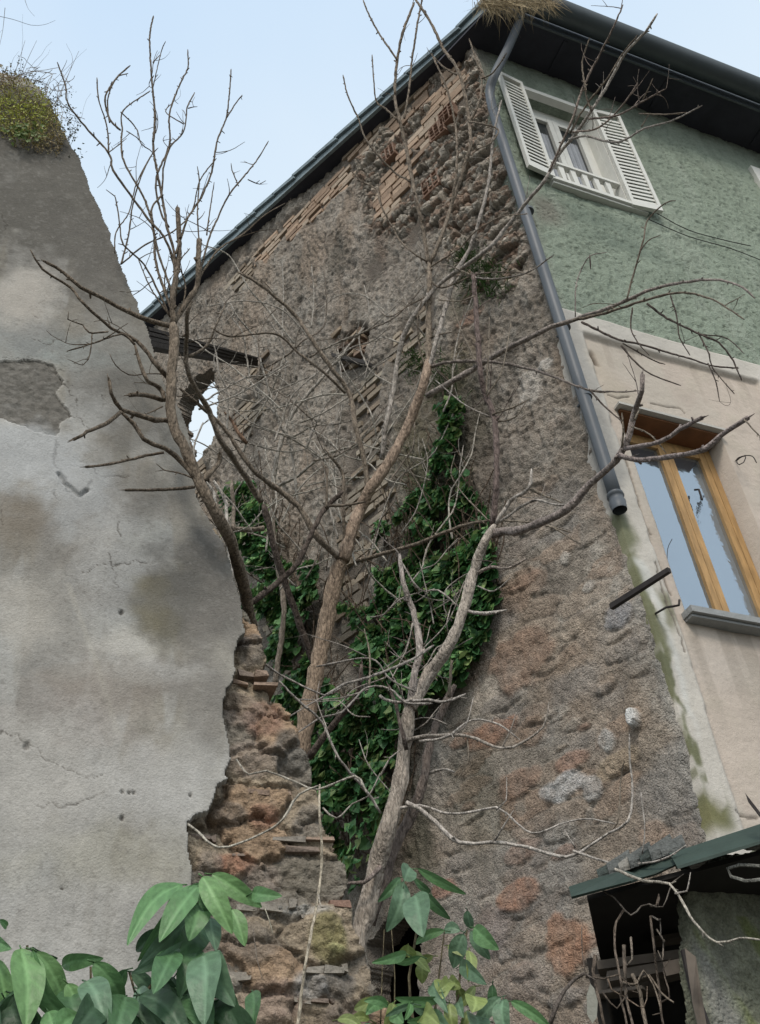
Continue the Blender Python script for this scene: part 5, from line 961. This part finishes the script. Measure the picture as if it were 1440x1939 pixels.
for q in range(16):
    x, y = random.uniform(690, 880), random.uniform(1090, 1400); a_ = random.choice((-1, 1)) * random.uniform(.2, 1.5); pts = [(x, y)]
    for k in range(4):
        a_ += random.gauss(0, .35); x += 32 * math.sin(a_); y -= 30 * math.cos(a_); pts.append((x, y))
    fC.append((pts, 1.9, 1.0, 5.0, 4.9, dict(col=PALE, tw=1)))
tree('bare_tree', zz(gC, 0), 'right bare tree with grey trunk and long stubs reaching over the wooden window', trC, lC, fC, GR, 3, (.20, .17, .135))
# --- thin tree behind, tangle of twigs
PD = dict(col=(.36, .33, .29), tw=3)
trD = (([(520, 1300), (540, 1150), (520, 1040), (515, 925)], 7, 6, 6.6, 6.5),)
lD = [([(515, 925), (565, 900), (615, 860), (670, 845), (700, 815), (725, 785)], 4, 2, 6.4, 6.2, PD), ([(515, 925), (530, 850), (550, 790), (585, 745), (645, 675), (690, 620)], 6, 2.5, 6.4, 6.2, PD), ([(565, 960), (550, 850), (530, 800), (500, 700), (480, 640), (450, 600), (435, 570)], 3.4, 1.8, 6.2, 5.6, PD), ([(442, 1004), (440, 960), (439, 915)], 5, 4.5, 5.9, 5.9, ST), ([(500, 1000), (470, 1006), (443, 1002)], 6.5, 6, 6.0, 5.9, ST),
 ([(350, 700), (389, 754), (410, 745), (468, 714), (508, 710), (548, 683)], 2.6, 1.5, 5.4, 5.6, PD), ([(377, 775), (405, 765), (448, 748), (508, 714), (550, 690)], 2.6, 1.5, 5.4, 5.6, PD), ([(430, 815), (431, 748), (418, 706), (406, 664), (395, 633)], 2.8, 1.5, 5.6, 5.4, PD), ([(468, 840), (452, 820), (438, 800), (425, 780)], 5, 3, 5.8, 5.7, dict(col=(.2, .13, .09), tw=3)),
 ([(430, 825), (470, 838), (540, 855), (580, 850)], 2.2, 1.4, 5.8, 6.0, PD), ([(410, 960), (400, 930), (380, 900), (370, 850), (385, 800)], 4, 2, 5.8, 5.8, dict(col=(.4, .37, .33), tw=4)), ([(440, 1100), (430, 1000), (425, 950), (405, 910)], 5, 3.5, 5.8, 5.7, dict(col=(.42, .39, .35), tw=1)), ([(640, 900), (600, 860), (560, 840), (500, 850)], 2.2, 1.2, 6.4, 6.4, PD), ([(700, 1060), (730, 960), (760, 900), (820, 860), (860, 780)], 2.6, 1.3, 6.2, 6.0, PD), ([(580, 850), (610, 780), (640, 740), (700, 700), (770, 650)], 2.6, 1.2, 6.4, 6.2, PD), ([(640, 1020), (620, 930), (640, 830), (650, 740), (640, 660)], 2.4, 1.2, 6.5, 6.4, PD), ([(520, 760), (540, 700), (530, 640), (500, 590)], 2.2, 1.2, 6.2, 6.1, PD), ([(600, 800), (560, 740), (500, 700), (450, 690)], 2, 1.1, 6.2, 6.1, PD),
 ([(745, 730), (700, 700), (680, 640), (700, 590), (690, 540)], 2.4, 1.2, 6.2, 6.2, PD), ([(760, 650), (720, 640), (700, 680), (690, 720)], 2, 1.1, 6.1, 6.2, PD), ([(560, 830), (480, 800), (430, 760), (400, 720)], 2, 1.2, 6, 5.8, PD), ([(690, 880), (740, 790), (790, 760), (830, 700)], 2.2, 1.2, 6, 5.9, PD), ([(740, 600), (690, 560), (640, 560), (600, 590)], 1.8, 1.1, 6.2, 6.2, PD), ([(480, 1010), (450, 960), (420, 930)], 2, 1.2, 5.8, 5.7, PD), ([(590, 620), (595, 560), (590, 500)], 2, 1.1, 6.2, 6.2, PD), ([(535, 640), (536, 560), (535, 490)], 1.8, 1, 6, 6, PD), ([(600, 660), (540, 590), (470, 570), (390, 580)], 2, 1.2, 5.8, 5.4, PD),
 ([(560, 1110), (520, 1080), (480, 1080)], 1.8, 1.1, 5.9, 5.8, PD), ([(760, 1010), (790, 960), (810, 880), (800, 830)], 2, 1.1, 6, 6, PD)]
for q in range(52):     # the dense tangle of thin whips across the middle
    x, y = random.uniform(400, 860), random.uniform(640, 1180); a_ = random.choice((-1, 1)) * random.uniform(.1, 1.3); pts = [(x, y)]
    for k in range(random.randint(3, 6)):
        a_ += random.gauss(0, .28); x += 45 * math.sin(a_); y -= 42 * math.cos(a_); pts.append((x, y))
    h_ = 6.0 if y > 700 else 5.8
    lD.append((pts, 2.4, 1.3, h_ + random.uniform(-.3, .3), h_ - .1, dict(col=random.choice(((.34, .31, .27), (.2, .17, .14), (.42, .39, .34))), tw=2)))
tree('bare_tree', zz(at(520, 1400, 6.6), 0), 'thin many-twigged bare tree behind the others close to the side wall', trD, lD, [], GR, 4, (.22, .185, .15))
# ------------------------------------------------------------------ dry vine stems hanging over the stone end of the left wall
vn = thing('dry_vine', tuple(zz(at(565, 1950, 3.9), 0)), 'pale dry vine with a straight hanging stalk across the stone wall end', 'vine')
for pts, r0, r1, c in (([(606, 1486), (608, 1540), (610, 1600), (603, 1690), (586, 1790), (572, 1880), (563, 1945), (556, 2060)], 2.6, 4, (.42, .37, .29)), ([(355, 1560), (370, 1584), (420, 1591), (470, 1594), (510, 1579), (540, 1539), (565, 1509), (603, 1488)], 2.6, 2.8, (.42, .39, .33)), ([(448, 1438), (475, 1458), (500, 1471), (565, 1479), (605, 1486), (670, 1481), (695, 1502)], 2, 3, (.36, .33, .28)), ([(612, 1530), (640, 1540), (665, 1534), (700, 1504), (720, 1464)], 2.2, 1.8, (.33, .30, .26)), ([(602, 1690), (612, 1702), (618, 1717)], 2.4, 2, (.4, .36, .3)), ([(480, 1760), (490, 1800), (498, 1855)], 1.4, 1, (.2, .17, .14)), ([(500, 1715), (512, 1735), (517, 1768)], 1.6, 1, (.35, .33, .26))):
    mb = MB(); limb(mb, pts, r0, r1, 3.95, 3.85, c, .008, spurs=False); mb.build('stem', M['bark'], vn, True)
# dead climber in the shed doorway
dc = thing('dead_climber', tuple(zz(at(1200, 1950, 4.3), 0)), 'dead brown climber stems hanging and rising in the dark shed doorway', 'vine')
DC = (.13, .105, .085)
for pts, r0, r1, c in (([(1182, 1722), (1170, 1760), (1166, 1800), (1174, 1850), (1180, 1900), (1192, 1960)], 4, 4, DC), ([(1232, 1735), (1235, 1790), (1243, 1830), (1252, 1880), (1258, 1960)], 4, 4, DC), ([(1142, 1687), (1165, 1705), (1190, 1718), (1218, 1725), (1232, 1717), (1250, 1702), (1278, 1680), (1295, 1655)], 3, 2, (.16, .14, .12)), ([(1235, 1735), (1242, 1729), (1250, 1740), (1256, 1760), (1252, 1768)], 3.2, 2.2, (.18, .16, .14)), ([(1232, 1716), (1240, 1700), (1252, 1704), (1242, 1718)], 3, 2.5, DC), ([(1182, 1790), (1185, 1830), (1190, 1900), (1203, 1960)], 6, 4, (.17, .14, .115)), ([(1195, 1775), (1192, 1800), (1186, 1830)], 3.5, 3, (.2, .17, .14)),
    ([(1035, 1960), (1045, 1905), (1070, 1875), (1110, 1858), (1128, 1856)], 8, 4, (.10, .085, .075)), ([(1128, 1808), (1126, 1850), (1136, 1900), (1150, 1960)], 6, 4, DC), ([(1198, 1845), (1212, 1880), (1222, 1920), (1226, 1960)], 6, 6, (.2, .165, .13)), ([(1215, 1852), (1235, 1862), (1252, 1880), (1270, 1882), (1276, 1900)], 4.5, 1.6, (.2, .165, .13)), ([(1142, 1880), (1165, 1893), (1195, 1890), (1210, 1880)], 3, 2, DC), ([(1102, 1755), (1102, 1800), (1110, 1850)], 2, 1.6, DC), ([(1180, 1860), (1200, 1846), (1222, 1850), (1240, 1872), (1246, 1900), (1236, 1922)], 4, 2, (.2, .165, .13)), ([(1150, 1850), (1160, 1880), (1186, 1900), (1214, 1890), (1226, 1868)], 3, 1.8, (.17, .13, .1)), ([(1244, 1760), (1256, 1775), (1262, 1800), (1252, 1812), (1246, 1800)], 3, 2, (.2, .17, .14)), ([(1110, 1850), (1140, 1838), (1170, 1846), (1196, 1870)], 3.5, 2, DC), ([(1250, 1900), (1262, 1870), (1258, 1840), (1270, 1815)], 3, 1.6, DC)):
    mb = MB(); limb(mb, pts, r0 * .72, r1 * .66, 4.4, 4.35, c, .012, spurs=False); mb.build('stem', M['bark'], dc, True)
s = MB(); P_ = [at(x, y, 4.3) for x, y in ((1118, 1862), (1126, 1872), (1132, 1895), (1130, 1925), (1122, 1936), (1112, 1920), (1111, 1885))]; s.slab(P_, -AY * .006, (.26, .26, .22)); s.build('dead_leaf', M['leaf'], dc)
# ------------------------------------------------------------------ ivy
def ivy(label, polys, dens, parent_name='ivy', o0=.03, o1=.28, size=(.035, .095), cols=((.09, .20, .07), (.05, .14, .05), (.14, .27, .09), (.07, .18, .07), (.19, .26, .10)), stems=90, hd=None, gap=.42):
    us = []; pts0 = GP.P(*GP.uz(*polys[0][0]), .1)
    t = thing(parent_name, tuple(pts0), label, 'ivy', 'ivy on the side wall')
    mb = MB(); sm = MB()
    for pl in polys:
        P2 = GP.poly(pl); a = [p[0] for p in P2]; b = [p[1] for p in P2]
        area = abs(sum(P2[i][0] * P2[(i + 1) % len(P2)][1] - P2[(i + 1) % len(P2)][0] * P2[i][1] for i in range(len(P2)))) / 2
        N = int(area * dens * 1.6); u = rng.uniform(min(a) - .05, max(a) + .05, N * 3); z = rng.uniform(min(b) - .05, max(b) + .05, N * 3)
        ju = (fbm(u * 5, z * 5, 2, 601) - .5) * .25; jz = (fbm(u * 5, z * 5, 2, 602) - .5) * .25
        k = pip(P2, u + ju, z + jz); u, z = u[k], z[k]; bulge = fbm(u * 3.5, z * 3.5, 3, 610); hole_ = fbm(u * 6, z * 6, 2, 615)
        n = 0
        for uu, zz_, bu, ho in zip(u, z, bulge, hole_):
            if n >= N: break
            if ho < gap + .12 * (zz_ > max(b) - .35 * (max(b) - min(b))): continue
            n += 1
            off = o0 + (o1 - o0) * max(0, (bu - .25) * 1.6) * random.uniform(.35, 1.0)
            p = GP.P(uu, zz_, off); L = random.uniform(*size); nn = nrm(GP.n * 1.0 + np.array([0, 0, .55]) + rv(.45)); d = nrm(np.array([0, 0, -1.0]) + GP.n * .35 + rv(.5)); d = nrm(d - nn * d.dot(nn)); s_ = np.cross(nn, d)
            c = random.choice(cols); q = random.uniform(.6, 1.3); c = tuple(v * q * 1.15 for v in c); f = -nn * L * .12
            mb.add([p, p + s_ * L * .48 + d * L * .10 + nn * L * .1, p + s_ * L * .36 + d * L * .55, p + d * L, p - s_ * L * .36 + d * L * .55, p - s_ * L * .48 + d * L * .10 + nn * L * .1, p + d * L * .4 + f], [(0, 1, 6), (1, 2, 6), (2, 3, 6), (3, 4, 6), (4, 5, 6), (5, 0, 6)], c)
        for i in range(int(stems * area) + 4):
            j = rng.integers(0, len(u)); p = GP.P(u[j], z[j], .04); q = [p]; d = nrm(np.array([0, 0, 1]) + rv(.4))
            for k_ in range(9): d = nrm(d + rv(.18) + np.array([0, 0, .05])); q.append(q[-1] + d * .05 + GP.n * .003)
            sm.tube(q, [.005] * 10, 4, (.16, .12, .09))
    mb.build('foliage', M['ivy'], t); sm.build('stems', M['bark'], t)
    return t
ivy('large dense ivy mass up the wall behind the right tree', [[(872, 768), (895, 775), (888, 830), (872, 868), (888, 900), (925, 940), (945, 1040), (940, 1130), (925, 1200), (880, 1290), (850, 1310), (800, 1340), (745, 1345), (725, 1290), (705, 1230), (712, 1170), (728, 1120), (735, 1060), (742, 985), (765, 1010), (800, 960), (835, 930), (850, 880), (846, 810)]], 2300, gap=.36)
ivy('narrow ivy column climbing a stem left of the middle trunk', [[(490, 945), (515, 928), (545, 985), (556, 1060), (575, 1100), (545, 1120), (525, 1120), (500, 1060), (485, 990)], [(545, 1100), (600, 1098), (628, 1088), (628, 1130), (612, 1210), (600, 1262), (560, 1262), (545, 1210), (525, 1140)]], 2400, o0=.1, o1=.5, gap=.22)
ivy('dark ivy hanging low between the stone wall end and the right trunk', [[(590, 1265), (640, 1240), (655, 1300), (690, 1345), (745, 1335), (765, 1400), (745, 1500), (715, 1560), (700, 1640), (692, 1690), (660, 1690), (640, 1600), (620, 1540), (606, 1450), (592, 1400)], [(780, 1340), (860, 1290), (850, 1340), (800, 1400), (780, 1500), (765, 1640), (735, 1700), (740, 1600)]], 2000, o0=.1, o1=.6, size=(.05, .10), gap=.34)
ivy('thin ivy strand crossing right of the middle trunk', [[(650, 1132), (690, 1145), (725, 1150), (722, 1185), (690, 1165), (655, 1155)]], 2200, o0=.05, o1=.3, gap=.2)
# grassy wall plants rooted in the side wall
def wallgrass(label, cs, n):
    t = thing('wall_grass', tuple(GP.P(*GP.uz(cs[0][0], cs[0][1]), .02)), label, 'weeds', kind='stuff'); mb = MB()
    for i in range(n):
        x, y, rx, ry = random.choice(cs); x += random.gauss(0, rx); y += random.gauss(0, ry); p = GP.P(*GP.uz(x, y), .03); d = nrm(np.array([0, 0, -.3]) + GP.n * .6 + rv(.7)); L = random.uniform(.06, .16); wv = nrm(np.cross(d, UP if False else np.array([0, 0, 1.0]))) * .004
        k = random.uniform(.6, 1.3); m_ = p + d * L * .5; e = p + d * L + np.array([0, 0, -.35]) * L; mb.add([p - wv, p + wv, m_ + wv * .8, e, m_ - wv * .8], [(0, 1, 2, 4), (4, 2, 3)], (.05 * k, .10 * k, .028 * k))
    mb.build('blades', M['ivy'], t)
wallgrass('green grassy tuft growing from the side wall below the rubble', [(900, 505, 18, 12), (940, 520, 22, 14), (925, 545, 24, 14), (885, 490, 10, 8)], 420)
wallgrass('faint moss and grass on the side wall beside the middle trunk', [(830, 690, 18, 22), (845, 725, 16, 16), (790, 690, 10, 14), (800, 940, 24, 24), (840, 900, 24, 24)], 420)
# ------------------------------------------------------------------ broad-leaved shrubs in front
def bigleaf(mb, b, t, wpx, hd, col, roll=None, curl=None, droop=0.0):
    A = at(*b, hd); B = at(*t, hd + random.uniform(-.10, .06)); ax = B - A; L = np.linalg.norm(ax); ax = ax / L; vw = nrm(A - CAM); sd_ = nrm(np.cross(ax, vw)); nn = nrm(np.cross(sd_, ax)); 
    if np.dot(nn, vw) > 0: nn = -nn
    ro = random.uniform(-.55, .55) if roll is None else roll; sd_, nn = sd_ * math.cos(ro) + nn * math.sin(ro), nn * math.cos(ro) - sd_ * math.sin(ro)
    W = .92 * wpx * L / max(1, math.hypot(t[0] - b[0], t[1] - b[1])) * .5; cu = random.uniform(.06, .20) if curl is None else curl
    bend = random.uniform(-.10, .10); dr_ = random.uniform(.0, .16); nl, nw = 18, 4; V = []; F = []
    for i in range(nl + 1):
        s_ = i / nl; wd = W * (math.sin(math.pi * min(1, s_ ** .85)) ** .72) * (1 - .12 * s_) + .0015; ph = math.sin(s_ * math.pi) * cu * L
        wave = .04 * W * math.sin(s_ * 17 + b[0])
        for j in range(-nw, nw + 1):
            q = j / nw; V.append(A + ax * L * s_ + sd_ * (bend * L * math.sin(math.pi * s_)) - np.array([0, 0, dr_ * L * s_ * s_]) + sd_ * wd * q + nn * (ph + abs(q) ** 1.3 * wd * .22 + wave * q - (.010 * L if j == 0 else 0) - abs(math.sin(s_ * 30)) * .010 * wd * 0))
    for i in range(nl):
        for j in range(2 * nw): a0 = i * (2 * nw + 1) + j; F.append((a0, a0 + 1, a0 + 2 * nw + 2, a0 + 2 * nw + 1))
    bse = len(mb.v); mb.add(V, F, col)
    for i in range(nl + 1):
        mid_ = bse + i * (2 * nw + 1) + nw; mb.c[mid_] = tuple(min(1, v * 1.5 + .02) for v in col)
        for j in range(-nw, nw + 1):
            if j and (i - abs(j)) % 4 == 0: mb.c[bse + i * (2 * nw + 1) + nw + j] = tuple(v * 1.22 for v in col)
            elif j: kk = .9 + .2 * random.random(); mb.c[bse + i * (2 * nw + 1) + nw + j] = tuple(v * kk for v in col)
    mb.tube([A, A - ax * .02 + np.array([0, 0, -.01])], [.0015, .002], 4, tuple(v * .8 for v in col))
LG = (.11, .225, .09); LD = (.065, .14, .06); LB = (.11, .19, .115); LY = (.19, .24, .08); LK = (.04, .085, .042); LC = (.14, .26, .10)
def shrub(label, base, leaves, stems, hd, loc):
    t = thing('broadleaf_shrub', loc, label, 'shrub'); sm = MB()
    for pts, r in stems:
        W = [at(x, y, h) for x, y, h in pts]; P, _ = crom(W, .05); sm.tube(P, list(np.linspace(r, r * .5, len(P))), 6, (.13, .11, .07))
    if stems: sm.build('stem', M['bark'], t, True)
    for i, (b, tp, w_, c) in enumerate(leaves[:100]):
        mb = MB(); k = random.uniform(.88, 1.12); bigleaf(mb, b, tp, w_, hd + random.uniform(-.06, .06), tuple(v * k for v in c)); mb.build('leaf', M['leaf'], t, True)
    return t
hd = 2.35
Lf = [((345, 1675), (243, 1763), 36, LG), ((378, 1672), (262, 1800), 44, LG), ((375, 1678), (303, 1775), 46, LG), ((384, 1660), (440, 1766), 46, LC), ((402, 1655), (496, 1716), 38, LC), ((440, 1722), (464, 1790), 34, LC), ((478, 1690), (534, 1693), 22, LG), ((390, 1680), (408, 1735), 36, LD), ((372, 1710), (358, 1780), 44, LG), ((365, 1740), (262, 1812), 44, LB),
 ((370, 1752), (318, 1818), 40, LD), ((352, 1786), (250, 1828), 26, LB), ((330, 1800), (292, 1872), 34, LD), ((384, 1752), (345, 1822), 36, LD), ((375, 1800), (340, 1890), 46, LD), ((398, 1738), (409, 1800), 32, LB), ((385, 1808), (388, 1920), 58, LB), ((398, 1808), (446, 1905), 50, LB), ((370, 1800), (352, 1890), 40, LK), ((318, 1760), (258, 1800), 30, LK), ((330, 1850), (300, 1930), 36, LK),
 ((40, 1796), (50, 1940), 60, LC), ((70, 1802), (125, 1905), 42, LC), ((62, 1800), (165, 1940), 44, LG), ((118, 1828), (196, 1812), 26, LG), ((178, 1822), (236, 1892), 46, LG), ((163, 1858), (206, 1945), 44, LB), ((128, 1862), (166, 1958), 44, LC), ((-6, 1815), (8, 1960), 44, LC), ((92, 1915), (112, 1990), 40, LG), ((-20, 1800), (24, 1782), 20, LG), ((60, 1795), (110, 1812), 20, LK), ((240, 1836), (196, 1880), 30, LD), ((238, 1886), (214, 1960), 38, LD), ((262, 1872), (310, 1960), 36, LB), ((250, 1840), (290, 1880), 26, LB),
 ((340, 1938), (470, 1925), 40, LC), ((420, 1920), (360, 1975), 50, LC), ((478, 1878), (478, 1950), 26, LD), ((290, 1830), (345, 1890), 26, LK), ((180, 1900), (130, 1960), 40, LK), ((20, 1880), (70, 1970), 50, LK), ((200, 1930), (280, 1985), 44, LK), ((0, 1742), (14, 1752), 6, LG)]
for i in range(60):
    x, y = random.uniform(-20, 440), random.uniform(1870, 2010); a_ = random.uniform(.6, 2.4); L = random.uniform(70, 130); Lf.append(((x, y), (x + L * math.cos(a_), y + L * math.sin(a_)), random.uniform(28, 46), random.choice((LK, LD, LG, LK))))
shrub('broad glossy-leaved green shrub filling the bottom left in front of the cement wall', None, Lf, [([(330, 2300, 2.4), (340, 2000, 2.4), (352, 1850, 2.38), (372, 1760, 2.36), (384, 1668, 2.36)], .006), ([(300, 2300, 2.4), (285, 2000, 2.42), (262, 1900, 2.4), (245, 1840, 2.38)], .005), ([(60, 2300, 2.4), (55, 2000, 2.45), (48, 1880, 2.4), (52, 1790, 2.38)], .006), ([(260, 1900, 2.4), (300, 1850, 2.4), (340, 1800, 2.4), (372, 1745, 2.38)], .004), ([(430, 2200, 2.4), (440, 2000, 2.4), (420, 1930, 2.38)], .005), ([(180, 2300, 2.45), (175, 2000, 2.45), (172, 1830, 2.4)], .005)], hd, tuple(zz(at(330, 2100, 2.4), 0)))
# seed-head twigs over the lower left leaves
Rf = [((766, 1668), (777, 1636), 28, LB), ((764, 1670), (732, 1762), 42, LB), ((758, 1662), (716, 1702), 20, LD), ((792, 1645), (882, 1690), 20, LG), ((786, 1694), (800, 1764), 44, LB), ((802, 1690), (853, 1738), 24, LD), ((885, 1724), (893, 1756), 18, LB), ((872, 1762), (838, 1764), 22, LB), ((878, 1768), (858, 1828), 38, LB), ((898, 1756), (944, 1792), 34, LG), ((892, 1762), (928, 1812), 30, LB), ((842, 1762), (786, 1782), 18, LG), ((770, 1806), (704, 1812), 16, LG), ((802, 1822), (800, 1862), 30, LY), ((888, 1800), (886, 1850), 22, LY), ((836, 1892), (748, 1888), 22, LG), ((745, 1900), (724, 1960), 30, LY), ((852, 1900), (862, 1958), 30, LY), ((948, 1888), (898, 1942), 30, LB), ((954, 1892), (962, 1960), 38, LB), ((968, 1896), (1045, 1940), 24, LG), ((900, 1868), (860, 1905), 20, LY), ((820, 1810), (790, 1830), 16, LY),
 ((735, 1905), (690, 1890), 18, LG), ((738, 1900), (760, 1940), 22, LY), ((700, 1930), (660, 1925), 18, LY), ((700, 1940), (740, 1960), 22, LG), ((640, 1930), (690, 1945), 18, LY), ((870, 1830), (920, 1850), 22, LB), ((850, 1790), (880, 1808), 16, LY), ((815, 1690), (782, 1660), 14, LD)]
for i in range(34):
    x, y = random.choice(((740, 1900), (860, 1870), (800, 1920), (700, 1950), (900, 1930), (800, 1800))); x += random.gauss(0, 22); y += random.gauss(0, 16); a_ = random.uniform(0, 6.28); L = random.uniform(24, 60); Rf.append(((x, y), (x + L * math.cos(a_), y + abs(L * math.sin(a_)) * .8), random.uniform(12, 24), random.choice((LY, LG, LD, LB, LY))))
shrub('looser shrub with grey-green and yellow-green leaves at the foot of the right tree', None, Rf, [([(800, 2200, 3.3), (790, 2000, 3.3), (775, 1850, 3.3), (790, 1760, 3.28), (766, 1665, 3.27)], .006), ([(860, 2200, 3.3), (860, 2000, 3.3), (870, 1860, 3.3), (885, 1760, 3.28)], .006), ([(950, 2200, 3.3), (952, 2000, 3.3), (954, 1890, 3.28)], .005), ([(740, 2200, 3.3), (742, 2000, 3.3), (738, 1900, 3.28)], .005), ([(820, 1950, 3.3), (830, 1860, 3.3), (842, 1764, 3.28)], .004), ([(720, 1965, 3.3), (724, 1850, 3.3), (728, 1760, 3.3)], .0025), ([(745, 1965, 3.35), (748, 1850, 3.35), (740, 1740, 3.35)], .0025)], 3.25, tuple(zz(at(820, 2100, 3.3), 0)))
